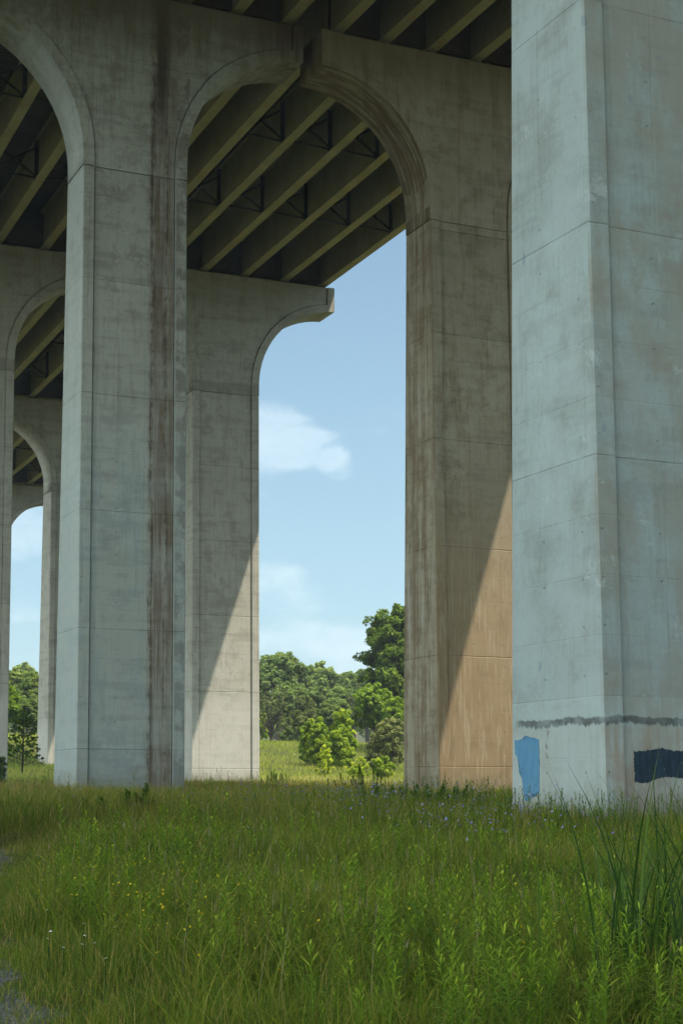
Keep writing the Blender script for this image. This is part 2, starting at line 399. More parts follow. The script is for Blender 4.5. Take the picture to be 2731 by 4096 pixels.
D2 = .038; GW = .010
def offset(Q, P):
    out = []
    for (qx, qz), (px, pz) in zip(Q, P):
        dx, dz = qx-px, qz-pz
        L = math.hypot(dx, dz) or 1
        if abs(dz) < 1e-6: out.append((qx + math.copysign(GW, dx), qz))
        elif abs(pz - HT) < 1e-6: out.append((qx + math.copysign(GW, dx), qz))
        else: out.append((qx + dx/L*GW*(1.35 if abs(abs(dx)-abs(dz)) < .02 else 1), qz + dz/L*GW*(1.35 if abs(abs(dx)-abs(dz)) < .02 else 1)))
    return out
def cap_mesh(cols):
    paths = [arm_left(cols[0])]
    for a, b in zip(cols, cols[1:]): paths.append(mid_arch(a, b))
    c = cols[-1]; PQ = mirror(arm_left(0), .5); paths.append(tuple([(x + c, z) for x, z in L] for L in PQ))
    bm = bmesh.new()
    vv = lambda x, y, z: bm.verts.new((x*W, y*W, z*W))
    prevP = None; ringF = []; ringB = []; outF = []; outB = []
    for P, Q in paths:
        pf = [vv(x, 0, z) for x, z in P]; pb = [vv(x, T, z) for x, z in P]
        qf = [vv(x, 0, z) for x, z in Q]; qb = [vv(x, T, z) for x, z in Q]
        G2 = offset(Q, P)
        rf = [vv(x, D2, z) for x, z in Q]; rb = [vv(x, T-D2, z) for x, z in Q]
        sf = [vv(x, D2, z) for x, z in G2]; sb = [vv(x, T-D2, z) for x, z in G2]
        tf = [vv(x, D, z) for x, z in G2]; tb = [vv(x, T-D, z) for x, z in G2]
        for i in range(len(P)-1):
            f1 = bm.faces.new((pf[i], pf[i+1], pb[i+1], pb[i])); f1.smooth = True
            bm.faces.new((pf[i], qf[i], qf[i+1], pf[i+1])); bm.faces.new((pb[i], pb[i+1], qb[i+1], qb[i]))
            bm.faces.new((qf[i], rf[i], rf[i+1], qf[i+1])); bm.faces.new((qb[i], qb[i+1], rb[i+1], rb[i]))
            bm.faces.new((rf[i], sf[i], sf[i+1], rf[i+1])); bm.faces.new((rb[i], rb[i+1], sb[i+1], sb[i]))
            bm.faces.new((sf[i], tf[i], tf[i+1], sf[i+1])); bm.faces.new((sb[i], sb[i+1], tb[i+1], tb[i]))
        ringF += tf; ringB += tb; outF.append((pf, qf, rf, sf, tf)); outB.append((pb, qb, rb, sb, tb))
    bm.faces.new(ringF); bm.faces.new(list(reversed(ringB)))
    # underside over each column (between successive paths)
    for (a, b), (c_, d) in zip(zip(outF, outB), zip(outF[1:], outB[1:])):
        bm.faces.new([q[-1] for q in a] + [q[0] for q in reversed(c_)] + [q[0] for q in d] + [q[-1] for q in reversed(b)])
    # top
    a, b = outF[0], outB[0]; c_, d = outF[-1], outB[-1]
    bm.faces.new([q[0] for q in b] + [q[-1] for q in reversed(d)] + [q[-1] for q in c_] + [q[0] for q in reversed(a)])
    bmesh.ops.recalc_face_normals(bm, faces=bm.faces)
    bmesh.ops.triangulate(bm, faces=[f for f in bm.faces if len(f.verts) > 4], ngon_method='BEAUTY')
    me = bpy.data.meshes.new('cap'); bm.to_mesh(me); bm.free(); return me

def col_mesh(c0, zb):
    ch = .010; g = .012; s1 = S + .001; s2 = S + GW; s3 = s2 + .001
    def ring(z, inset=0):
        e = BV*max(0, -z); k = inset
        pts = [(k, -e+ch+k), (ch+k, -e+k), (S, -e+k), (s1, -e+D2+k), (s2, -e+D2+k), (s3, -e+D+k), (1-s3, -e+D+k), (1-s2, -e+D2+k), (1-s1, -e+D2+k), (1-S, -e+k), (1-ch-k, -e+k), (1-k, -e+ch+k)]
        back = [(x, T - y) for x, y in reversed(pts)]
        return [((x+c0)*W, y*W, z*W) for x, y in pts + back]
    bm = bmesh.new(); rows = []
    zs = [zb]
    k = int(-zb/(LIFT/W))
    while k > 0: zs.append(-k*LIFT/W); k -= 1
    zs.append(-g)
    for z in zs: rows.append([bm.verts.new(p) for p in ring(z)])
    rows.append([bm.verts.new(p) for p in ring(-g, .012)]); rows.append([bm.verts.new(p) for p in ring(.0005, .012)])
    for a, b in zip(rows, rows[1:]):
        for i in range(len(a)):
            j = (i+1) % len(a); bm.faces.new((a[i], a[j], b[j], b[i]))
    bm.faces.new(list(reversed(rows[0]))); bm.faces.new(rows[-1])
    bmesh.ops.recalc_face_normals(bm, faces=bm.faces)
    me = bpy.data.meshes.new('column'); bm.to_mesh(me); bm.free(); return me

def pier(i, b, label, mat, girders, zbot):
    o, r = frame_w(i, b); t = empty('bridge_pier', o, r); tag(t, label, 'bridge pier', 'arched concrete piers carrying the road bridges')
    cols = [0.0 - L1, 0.0] if b == 0 else [3.505]
    link('pier_cap', cap_mesh(cols), mat, t)
    for c in cols: link('column', col_mesh(c, zbot), mat, t)
    for gx in girders:
        m = MB(); m.box(((gx-.075)*W, .10*W, HT*W), ((gx+.075)*W, .42*W, (HT+.012)*W)); m.box(((gx-.05)*W, .16*W, (HT+.012)*W), ((gx+.05)*W, .38*W, (HT+.05)*W))
        m.build('bearing', BEAR, t)
    return t

GX = {   # girder centre lines (local x) per span index start bent
 ('AB',1): [2.592-.056+.518*k for k in range(7)], ('AB',0): [2.089-.056-.518*k for k in range(12)],
 ('BC',1): [2.507, 3.10, 3.70, 4.31, 4.93, 5.551], ('BC',0): [2.06-.651*k for k in range(10)],
 ('CD',1): [2.50, 3.13, 3.79, 4.44, 5.07, 5.551], ('CD',0): [2.06-.651*k for k in range(10)]}
SPK = {-2: 'AB', -1: 'AB', 0: 'BC', 1: 'CD', 2: 'CD', 3: 'CD'}

def span(i, b, label, frames_at):
    key = SPK[i]; gx = GX[(key, b)]; t0, _ = frame_w(i, b)
    t = empty('bridge_span', t0); tag(t, label, 'bridge deck', 'steel girder spans of the road bridges')
    zb = HT + .05; fw = .115*W; hw = .53*W
    A = lambda x, dz=0: loc2w(i, b, (x, T/2, zb)) - t0 + Vector((0,0,dz))
    B = lambda x, dz=0: loc2w(i+1, b, (x, T/2, zb)) - t0 + Vector((0,0,dz))
    top_left = {0: cols_left_edge(0), 1: 2.232}[b]; top_right = {0: 2.228, 1: 5.915}[b]
    for x in gx:
        m = MB(); a, c = A(x), B(x); d = (c-a).normalized()*.03; a = a + d; c = c - d
        up = Vector((0,0,1))
        m.bar(a+up*.03, c+up*.03, fw, .06); m.bar(a+up*(.06+hw/2), c+up*(.06+hw/2), .03, hw); m.bar(a+up*(.06+hw+.02), c+up*(.06+hw+.02), fw*.8, .04)
        n = 1
        for f in frames_at:      # stiffener plates at the cross frames
            q = a + (c-a)*f; m.box((q.x-.14, q.y-.012, .06), (q.x+.14, q.y+.012, .06)) if False else None
        m.build('girder', GIRD, t)
    # deck slab with haunches over the girders
    zt = .06 + hw + .043
    m = MB()
    def slab(x0, x1, z0, z1):
        n = len(m.v); m.v += [tuple(A(x0,z0)), tuple(A(x1,z0)), tuple(B(x1,z0)), tuple(B(x0,z0)), tuple(A(x0,z1)), tuple(A(x1,z1)), tuple(B(x1,z1)), tuple(B(x0,z1))]
        m.f += [(n,n+3,n+2,n+1),(n+4,n+5,n+6,n+7),(n,n+1,n+5,n+4),(n+1,n+2,n+6,n+5),(n+2,n+3,n+7,n+6),(n+3,n,n+4,n+7)]
    slab(top_left, top_right, zt+.06, zt+.30)
    for x in gx: slab(x-.07, x+.07, zt-.001, zt+.058)
    m.build('deck_slab', FORM, t)
    xo = top_right-.09 if b else top_left
    m = MB(); slab(xo, xo+.088, zt+.302, zt+1.3); m.build('parapet', PARA, t)
    # cross frames
    for f in frames_at:
        for xa, xb in zip(gx, gx[1:]) if b else zip(gx[1:], gx):
            pa = A(xa) + (B(xa)-A(xa))*f; pb = A(xb) + (B(xb)-A(xb))*f
            m = MB(); up = Vector((0,0,1)); ex = (pb-pa).normalized()
            a0 = pa + ex*.08 + up*.30; a1 = pa + ex*.08 + up*(hw-.38); b0 = pb - ex*.08 + up*.22; b1 = pb - ex*.08 + up*(hw-.38)
            m.bar(a0, b0, .09, .10); m.bar(a0 + Vector((0,.06,0)), b1 + Vector((0,.06,0)), .08, .10); m.bar(a1 - Vector((0,.06,0)), b0 - Vector((0,.06,0)), .08, .10)
            m.box((pb.x-.25, pb.y-.02, pb.z+.10), (pb.x-.02, pb.y+.02, pb.z+hw)) ; m.box((pa.x+.02, pa.y-.02, pa.z+.10), (pa.x+.22, pa.y+.02, pa.z+hw))
            m.build('cross_frame', FRAME, t)
    # end diaphragms over the piers
    L = (B(gx[0])-A(gx[0])).length
    for f in (.30/L*1.0, 1-.30/L):
        m = MB()
        for xa, xb in zip(sorted(gx), sorted(gx)[1:]):
            pa = A(xa) + (B(xa)-A(xa))*f; pb = A(xb) + (B(xb)-A(xb))*f; up = Vector((0,0,1))
            m.bar(pa + up*(hw*.5+.20), pb + up*(hw*.5+.20), .03, hw-.25)
        m.build('end_diaphragm', DIAPH, t)
    return t
def cols_left_edge(b): return -L1 - ARM - .22

PIERS = [
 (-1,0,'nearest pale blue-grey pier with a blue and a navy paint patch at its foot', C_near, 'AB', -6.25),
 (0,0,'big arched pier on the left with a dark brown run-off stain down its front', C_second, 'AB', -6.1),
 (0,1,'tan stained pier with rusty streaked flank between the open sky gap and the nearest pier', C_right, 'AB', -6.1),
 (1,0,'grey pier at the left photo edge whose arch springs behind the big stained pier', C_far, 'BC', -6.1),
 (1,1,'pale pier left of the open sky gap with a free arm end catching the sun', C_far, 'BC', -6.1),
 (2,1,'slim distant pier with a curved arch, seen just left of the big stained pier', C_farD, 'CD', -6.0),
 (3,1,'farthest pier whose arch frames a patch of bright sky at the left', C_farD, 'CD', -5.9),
]
pier_objs = {}
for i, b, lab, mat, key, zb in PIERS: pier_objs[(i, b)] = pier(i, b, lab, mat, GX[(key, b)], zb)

cf = {-2: (.2,.5,.8), -1: (.2, .5, .8), 0: (.355-.0, .655), 1: (.27,.55,.82), 2: (.27,.55,.82), 3: (.3,.6)}
SPL = {(-2,0):'deck span of the left bridge overhead behind the nearest pier', (-1,0):'left bridge deck span at the photo top, above the stained pier',
 (0,0):'deck span of the left bridge seen through the left arch of the stained pier', (1,0):'left bridge deck span beyond the grey pier at the left edge',
 (-2,1):'deck span of the right bridge high over the camera side of the nearest pier', (-1,1):'deck span of the right bridge with dark close-set girders at the top centre',
 (0,1):'deck span with six olive girders ending at the open sky between the two arches', (1,1):'right bridge deck span seen through the arch of the grey left pier',
 (2,1):'distant right bridge deck span seen through the slim pier arch', (3,1):'farthest right bridge deck span beyond the arch framing bright sky'}
for (i, b), lab in SPL.items(): span(i, b, lab, cf[i])

# paint patches on the nearest pier (children of it; sheets a few mm thick)
def patch(pts, axis, mat, off):
    t = [c for c in pier_objs[(-1,0)].children if c.name.startswith('column')][-1]; rr = random.Random(5 + axis); out = []
    n = len(pts)
    for i in range(n):
        a, b = pts[i], pts[(i+1) % n]; L = math.hypot(b[0]-a[0], b[1]-a[1])*W; k = max(1, int(L/.035))
        for j in range(k):
            f = j/k; jx = rr.gauss(0, .010)/W; jz = rr.gauss(0, .012)/W
            out.append((a[0]+(b[0]-a[0])*f + jx*(j > 0), a[1]+(b[1]-a[1])*f + jz*(j > 0)))
    bm = bmesh.new(); A = []; B = []
    for h, z in out:
        e = BV*max(0, -z)
        if axis == 0: p = (h*W, (-e + D)*W - .002, z*W); q = (h*W, (-e + D)*W - .008, z*W)
        else: p = (off + .002, h*W, z*W); q = (off - .006, h*W, z*W)
        if axis: p = (-.001, h*W, z*W); q = (-.007, h*W, z*W)
        A.append(bm.verts.new(p)); B.append(bm.verts.new(q))
    bm.faces.new(B); 
    for i in range(len(A)):
        j = (i+1) % len(A); bm.faces.new((A[i], A[j], B[j], B[i]))
    bmesh.ops.triangulate(bm, faces=[f for f in bm.faces if len(f.verts) > 4])
    bmesh.ops.recalc_face_normals(bm, faces=bm.faces)
    me = bpy.data.meshes.new('paint_patch'); bm.to_mesh(me); bm.free()
    o = link('paint_patch', me, mat, t); return o
o = patch([(.172,-5.650),(.23,-5.652),(.27,-5.645),(.33,-5.640),(.38,-5.650),(.44,-5.646),(.52,-5.65),(.62,-5.648),(.63,-5.77),(.55,-5.775),(.46,-5.765),(.40,-5.768),(.33,-5.765),(.27,-5.780),(.22,-5.792),(.175,-5.788),(.170,-5.72)], 0, NAVY, 0)
o['label'] = 'navy paint patch on the front face'
o = patch([(.415,-5.59),(.47,-5.583),(.50,-5.575),(.545,-5.568),(.55,-5.583),(.585,-5.586),(.632,-5.588),(.630,-5.655),(.605,-5.66),(.595,-5.74),(.575,-5.745),(.56,-5.83),(.548,-5.87),(.50,-5.872),(.475,-5.838),(.442,-5.842),(.418,-5.835),(.412,-5.70)], 1, BLUE, 0)
o['label'] = 'sky-blue paint patch on the left flank'

# ------------------------------------------------------------------ terrain
YP = np.array([-80,-10,0,10,18,27,45,63,80,96,115,133,150,165,200,260,400,900.])
HP = np.array([-.3,-.02,0,.1,.35,.78,1.2,1.5,1.75,2.0,2.85,4.2,6.3,7.2,8.0,9.5,14,40.])
def terrain(x, y):
    x = np.asarray(x, float); y = np.asarray(y, float)
    h = np.interp(y, YP, HP)*.5 + np.interp(y-5, YP, HP)*.25 + np.interp(y+5, YP, HP)*.25
    h = h - .6*np.clip((42-x)/15, 0, 1)*np.clip((y-110)/20, 0, 1)
    h = h + .10*np.sin(x*.21+1)*np.sin(y*.17) + .05*np.sin(x*.63+y*.41) + .8*np.clip((y-140)/60,0,1)*np.sin(x*.05+.6)
    return h
TH = R(24.1692)
def cam2w(X, Z): return X*math.cos(TH) + Z*math.sin(TH), -X*math.sin(TH) + Z*math.cos(TH)
def w2cam(x, y): return x*math.cos(TH) - y*math.sin(TH), x*math.sin(TH) + y*math.cos(TH)
# gravel path: camera-space-free description in world metres as centre line samples (distance along view, right edge, left edge)
PZ = np.array([-20,0,8,11,13,15,18,21,24,27,30,40.]); PR_ = np.array([-1.0,-1.5,-1.7,-2.05,-2.75,-3.7,-4.25,-4.6,-4.95,-5.4,-7.0,-17.])
def path_mask(x, y):        # >0 inside the gravel
    X_, Z_ = w2cam(np.asarray(x, float), np.asarray(y, float))
    e = np.interp(Z_, PZ, PR_) + .12*np.sin(Z_*3.1) + .08*np.sin(Z_*7.7 + 1)
    wd = 2.6
    return np.minimum(e - X_, X_ - (e - wd))

xs = np.concatenate([-np.geomspace(12, 700, 34)[::-1], np.linspace(-11.5, 40, 150), np.geomspace(41, 800, 40)])
ys = np.concatenate([-np.geomspace(2, 300, 14)[::-1], np.linspace(-1, 60, 160), np.linspace(61, 200, 90), np.geomspace(203, 900, 30)])
gx_, gy_ = np.meshgrid(xs, ys); V = np.stack([gx_, gy_, terrain(gx_, gy_)], -1).reshape(-1, 3)
ny, nx = gx_.shape; idx = np.arange(nx*ny).reshape(ny, nx)
F = np.stack([idx[:-1,:-1], idx[:-1,1:], idx[1:,1:], idx[1:,:-1]], -1).reshape(-1, 4)
m, nb, out = newmat('soil_and_thatch')
tc = nb.n.new('ShaderNodeTexCoord'); P = X(nb, tc.outputs['Object']); n1 = nb.noise(P, .35, 5, .7); n2 = nb.noise(P, 5, 4)
col = nb.mix(nb.ss(n1*.6+n2*.4, .38, .62), (.05,.055,.02), (.085,.085,.035))
principled(nb, out, col, .95, bump(nb, n2, .6, .05), .1); GROUND = m
me = fastmesh('ground', V, [F]); g = link('ground', me, GROUND, smooth=True); tag(g, kind='structure')
# gravel path sheet
pz = np.linspace(-15, 40, 260); e = np.interp(pz, PZ, PR_) + .12*np.sin(pz*3.1) + .08*np.sin(pz*7.7+1)
rows = []
for f in np.linspace(0, 1, 9):
    X_ = e + .25 - f*3.1; wx, wy = X_*math.cos(TH) + pz*math.sin(TH), -X_*math.sin(TH) + pz*math.cos(TH)
    rows.append(np.stack([wx, wy, terrain(wx, wy) + .022 - .03*(abs(f-.5)*2)**3], -1))
V = np.concatenate(rows); n = len(pz); idx = np.arange(n*9).reshape(9, n)
F = np.stack([idx[:-1,:-1], idx[1:,:-1], idx[1:,1:], idx[:-1,1:]], -1).reshape(-1, 4)
m, nb, out = newmat('gravel')
tc = nb.n.new('ShaderNodeTexCoord'); P = X(nb, tc.outputs['Object'])
v1 = nb.node('ShaderNodeTexVoronoi', feature='F1', ins={'Vector': P, 'Scale': 34.}); v2 = nb.noise(P, 1.3, 5)
cc = X(nb, v1.outputs['Color']); cr = nb.sep(cc)[0]
col = nb.mix(cr, (.065,.062,.050), (.17,.163,.145)); col = nb.mix(nb.ss(v2, .48, .62)*.7, col, (.12,.115,.06))
principled(nb, out, col, .9, bump(nb, X(nb, v1.outputs['Distance'])*-1.0, 1., .02), .2)
p = link('gravel_path', fastmesh('gravel_path', V, [F]), m, smooth=True); tag(p, kind='structure')

# ------------------------------------------------------------------ vegetation materials
def leafmat(name, stops, rough=.55, trans=.35, spec=.08, patch=None):
    m, nb, out = newmat(name)
    a = nb.node('ShaderNodeAttribute', attribute_name='tint'); f = X(nb, a.outputs['Fac'])
    col = nb.ramp(f, stops)
    p = nb.n.new('ShaderNodeBsdfPrincipled'); nb.put(p.inputs['Base Color'], col); p.inputs['Roughness'].default_value = rough
    p.inputs['Specular IOR Level'].default_value = spec
    t = nb.n.new('ShaderNodeBsdfTranslucent'); nb.put(t.inputs['Color'], nb.mix(.5, col, nb.mix(1., col, (1.0,1.15,.35), 'MULTIPLY')))
    mx = nb.n.new('ShaderNodeMixShader'); mx.inputs[0].default_value = trans
    nb.l.new(p.outputs[0], mx.inputs[1]); nb.l.new(t.outputs[0], mx.inputs[2]); nb.l.new(mx.outputs[0], out.inputs['Surface'])
    return m
# tint scale for grass: 0 dark green .. .5 mid green .. .8 yellow-green .. 1 straw
GRASS = leafmat('grass_blades', [(0,(0.059,0.096,0.014)),(.35,(0.108,0.163,0.015)),(.62,(0.187,0.226,0.021)),(.80,(0.296,0.241,0.045)),(1,(0.493,0.326,0.113))], .5, .35)
MEAD = leafmat('meadow_blades', [(0,(0.201,0.294,0.039)),(.45,(0.380,0.431,0.062)),(.75,(0.581,0.548,0.122)),(1,(0.750,0.652,0.260))], .6, .35)
WEED = leafmat('weed_leaves', [(0,(0.068,0.119,0.016)),(.5,(0.147,0.239,0.019)),(.85,(0.315,0.409,0.032)),(1,(0.541,0.579,0.076))], .5, .35)
REED = leafmat('reed_blades', [(0,(0.021,0.050,0.011)),(.6,(0.045,0.092,0.015)),(1,(0.105,0.169,0.027))], .45, .25)
STRAW = leafmat('dry_stalks', [(0,(.16,.12,.065)),(1,(.34,.29,.17))], .7, .1)
PETP = leafmat('purple_petals', [(0,(0.180,0.142,0.357)),(1,(0.378,0.361,0.595))], .6, .3)
PETY = leafmat('yellow_petals', [(0,(.55,.36,.01)),(1,(.75,.60,.03))], .6, .3)
PETW = leafmat('white_petals', [(0,(.6,.62,.6)),(1,(.8,.8,.78))], .6, .3)
OAK = leafmat('oak_leaves', [(0,(0.068,0.116,0.028)),(.5,(0.164,0.250,0.039)),(1,(0.367,0.438,0.061))], .55, .48)
MIXL = leafmat('woodland_leaves', [(0,(0.107,0.166,0.064)),(.5,(0.222,0.303,0.092)),(1,(0.442,0.495,0.139))], .6, .48)
LIME = leafmat('lime_leaves', [(0,(0.121,0.206,0.028)),(.5,(0.304,0.437,0.046)),(1,(0.726,0.750,0.069))], .5, .48)
OLIVE = leafmat('olive_leaves', [(0,(0.090,0.127,0.039)),(.5,(0.256,0.290,0.099)),(1,(0.510,0.511,0.218))], .6, .48)
BARK = m_plain('bark', (.07,.058,.042), (.13,.11,.085), 5., .9)
DBARK = m_plain('dark_bark', (.03,.025,.018), (.06,.05,.036), 5., .9)

# ------------------------------------------------------------------ blades
def pn(x, y, s, k=0):       # cheap smooth patch noise 0..1
    return .5 + .25*(np.sin(x*s*1.0+1.3+k)*np.cos(y*s*1.17+.4*k) + np.sin(x*s*2.1+y*s*1.3+2*k)*.6 + np.sin(y*s*3.3-x*s*2.7+k)*.4)
def blades(base, h, w, lean, tint, seg=3, az=None, taper=1.0, curve=1.6):
    n = len(base); az = rng.uniform(0, 2*math.pi, n) if az is None else az
    fa = rng.uniform(0, 2*math.pi, n)     # facing of ribbon
    d = np.stack([np.cos(az), np.sin(az), np.zeros(n)], -1); s = np.stack([np.cos(fa), np.sin(fa), np.zeros(n)], -1)
    V = []; 
    for k in range(seg+1):
        f = k/seg
        c = base + d*(lean*h*f**curve)[:, None] + np.array([0,0,1.])*(h*(f - .35*lean*f**2))[:, None]
        ww = w*(1 - f**1.5)*taper if k else w*.7
        if k < seg: V += [c - s*ww[:, None]/2, c + s*ww[:, None]/2]
        else: V += [c]
    nv = 2*seg + 1; V = np.stack(V, 1).reshape(-1, 3); o = np.arange(n)*nv
    Q = [np.stack([o+2*k, o+2*k+1, o+2*k+3, o+2*k+2], -1) for k in range(seg-1)]
    Tt = np.stack([o+2*(seg-1), o+2*(seg-1)+1, o+2*seg], -1)
    return V, [np.concatenate(Q) if Q else np.zeros((0,4), int), Tt], np.repeat(tint, nv)
def merge(parts):
    V = []; F = {3: [], 4: []}; Tn = []; n = 0
    for v, fs, t in parts:
        V.append(v); Tn.append(t)
        for f in fs:
            if len(f): F[f.shape[1]].append(f + n)
        n += len(v)
    return np.concatenate(V), [np.concatenate(F[k]) for k in (4, 3) if F[k]], np.concatenate(Tn)
PFOOT = [(FR[k], ([-L1, 0.0] if k[1] == 0 else [3.505])) for k in [(-1,0),(0,0),(0,1),(1,0),(1,1),(2,1),(3,1)]]
def in_pier(x, y):
    bad = np.zeros(len(x), bool)
    for (u, v, z, r), cols in PFOOT:
        dx = x - u*W; dy = y - v*W; lx = (math.cos(r)*dx + math.sin(r)*dy)/W; ly = (-math.sin(r)*dx + math.cos(r)*dy)/W
        e = BV*6
        for c in cols: bad |= (lx > c-.004) & (lx < c+1.004) & (ly > -e-.004) & (ly < T+e+.004)
    return bad
def scatter(n, z0, z1, xl=-.24, xr=.235, pad=.6, power=1.0):
    """points in the view wedge, uniform in area (power 1) between depths z0..z1"""
    Z = np.sqrt(rng.uniform(z0**2, z1**2, n)) if power == 1 else z0*(z1/z0)**rng.uniform(0, 1, n)
    X_ = (xl*Z - pad) + rng.uniform(0, 1, n)*((xr-xl)*Z + 2*pad)
    x = X_*math.cos(TH) + Z*math.sin(TH); y = -X_*math.sin(TH) + Z*math.cos(TH)
    k = ~in_pier(x, y); return x[k], y[k], X_[k], Z[k]
def mown(X_, Z_):           # short grass on and along the path and the track that turns right
    a = np.interp(Z_, PZ, PR_) + .25
    edge = 1/(1 + np.exp((X_ - a - .25)*3.5))
    track = np.exp(-((Z_ - 31 - .25*(X_+6))/2.0)**2)*(1/(1+np.exp((X_ + 4.3)*2.)))
    return np.clip(edge + track, 0, 1)

parts = []
for z0, z1, dens, w, seg in ((7.8, 14, 1800, .0075, 3), (14, 22, 900, .0095, 3), (22, 36, 430, .012, 2), (36, 60, 190, .016, 2), (60, 96, 90, .026, 2)):
    area = .5*(z1**2 - z0**2)*.475 + 1.2*(z1-z0); x, y, Xc, Zc = scatter(int(area*dens), z0, z1)
    pm = path_mask(x, y); mo = mown(Xc, Zc)
    keep = (pm < 0) | (rng.uniform(0, 1, len(x)) < .26 + .7*pn(x, y, 2.3)*(pm < .45) + .75*np.exp(-((Zc-17.)/2.2)**2))
    x, y, Xc, Zc, pm, mo = [a[keep] for a in (x, y, Xc, Zc, pm, mo)]
    hol = np.clip((pn(x, y, 1.25, 21)*.6 + pn(x, y, 3.3, 5)*.4 - .30)*5, 0, 1)
    k = rng.uniform(0, 1, len(x)) < .22 + .78*hol
    x, y, Xc, Zc, pm, mo, hol = [a[k] for a in (x, y, Xc, Zc, pm, mo, hol)]
    n = len(x); p1 = pn(x, y, .45); p2 = pn(x, y, 1.5, 3)
    p3 = pn(x, y, 4.1, 7)
    h = (.22 + .38*p1 + .28*p2*p3 + .12*p3)*rng.uniform(.45, 1.3, n)*(1 - .85*mo)*(.55 + .5*hol)*np.where(Zc > 40, .80, 1) + .02
    h = np.where((Xc < -1) & (Zc < 20), h*.78, h)*np.clip(.62 + (Zc-8)/14, 0, 1)
    p4 = pn(x, y, .95, 11)
    t = .02 + .34*p2*p1 + .22*p3 + .34*(p4 - .3) + rng.normal(0, .17, n) + .34*np.clip((Zc-24)/34, 0, 1)*(.4+p1) + .10*mo
    straw = rng.uniform(0, 1, n) < (.07 + .42*pn(x, y, .33, 5)*np.clip(Zc/34, 0, 1.3)); t = np.where(straw, rng.uniform(.8, 1, n), t)
    base = np.stack([x, y, terrain(x, y) - .02], -1)
    parts.append(blades(base, h, w*rng.uniform(.6, 1.5, n)*(1-.4*mo), rng.uniform(.08, 1.0, n)**1.3*1.05, np.clip(t, 0, 1), seg))
# the meadow goes on to both sides of the framed view
for sgn in (-1, 1):
    n = 95000; Zc = rng.uniform(3, 75, n); lim = np.where(sgn > 0, .235, .24)*Zc + .6; Xc = sgn*(lim + rng.uniform(0, 1, n)**1.4*17)
    x = Xc*math.cos(TH) + Zc*math.sin(TH); y = -Xc*math.sin(TH) + Zc*math.cos(TH); k = ~in_pier(x, y) & (path_mask(x, y) < 0); x, y, Xc, Zc = x[k], y[k], Xc[k], Zc[k]
    n = len(x); p1 = pn(x, y, .45); p2 = pn(x, y, 1.5, 3); mo = mown(Xc, Zc)
    parts.append(blades(np.stack([x, y, terrain(x, y) - .02], -1), (.25 + .4*p1 + .2*p2)*rng.uniform(.5, 1.25, n)*(1 - .85*mo), rng.uniform(.012, .03, n), rng.uniform(.1, 1., n), np.clip(.2 + .4*p1*p2 + rng.normal(0, .16, n), 0, 1), 2))
for z0, z1, dens, w in ((7.8, 15, 150, .013), (15, 28, 60, .018), (28, 50, 22, .026)):
    area = .5*(z1**2 - z0**2)*.475; x, y, Xc, Zc = scatter(int(area*dens), z0, z1); k = (mown(Xc, Zc) < .2) & (path_mask(x, y) < 0); x, y, Zc = x[k], y[k], Zc[k]; n = len(x)
    base = np.stack([x, y, terrain(x, y)], -1)
    parts.append(blades(base, rng.uniform(.45, .95, n)*np.clip(.62 + (Zc-8)/14, 0, 1), w*rng.uniform(.7, 1.3, n), rng.uniform(.3, 1.25, n), np.clip(rng.normal(.55, .16, n), 0, .78), 4, curve=2.2))
V, F, Tn = merge(parts)
g = link('meadow_grass', fastmesh('meadow_grass', V, F, Tn), GRASS); tag(g, 'dense green uncut grass covering the shaded meadow under the bridges', 'grass', kind='stuff')

# tall dry stalks with seed heads among the grass
parts = []
for z0, z1, n, w in ((9.5, 20, 500, .005), (20, 45, 1100, .008), (45, 98, 1500, .014)):
    x, y, Xc, Zc = scatter(n, z0, z1); k = (mown(Xc, Zc) < .2) & (path_mask(x, y) < -.2) & (rng.uniform(0,1,len(x)) < .25 + pn(x, y, .5, 2)); x, y = x[k], y[k]; n = len(x)
    base = np.stack([x, y, terrain(x, y)], -1); h = rng.uniform(.55, 1.05, n)
    az = rng.uniform(0, 6.28, n); ln = rng.uniform(.02, .35, n)
    parts.append(blades(base, h, np.full(n, w*.8), ln, rng.uniform(0, 1, n), 3, az))
    tip = base + np.stack([np.cos(az)*ln*h*.8, np.sin(az)*ln*h*.8, h*(1-.35*ln)*.86], -1)
    for _ in range(2): parts.append(blades(tip + rng.normal(0, .006, (n,3)), h*.10, np.full(n, w*1.1), rng.uniform(.05, .3, n), rng.uniform(0, .8, n), 2))
V, F, Tn = merge(parts)
g = link('dry_stalks', fastmesh('dry_stalks', V, F, Tn), STRAW); tag(g, 'thin straw-coloured seed stalks standing through the meadow', 'dry grass', kind='stuff')

# sunlit meadow beyond the bridges
parts = []
x, y, Xc, Zc = scatter(190000, 94, 215, pad=14); n = len(x)
p1 = pn(x, y, .12); p2 = pn(x, y, .5, 2)
t = .28 + .5*p1*p2 + rng.normal(0, .10, n) + .30*np.exp(-((Zc-112)/14)**2)
h = (.28 + .35*p2)*rng.uniform(.6, 1.25, n); base = np.stack([x, y, terrain(x, y) - .03], -1)
parts.append(blades(base, h, rng.uniform(.03, .07, n), rng.uniform(.1, .6, n), np.clip(t, 0, 1), 2))
V, F, Tn = merge(parts)
g = link('hill_grass', fastmesh('hill_grass', V, F, Tn), MEAD); tag(g, 'sunlit yellow-green grass on the rise behind the bridges', 'grass', kind='stuff')

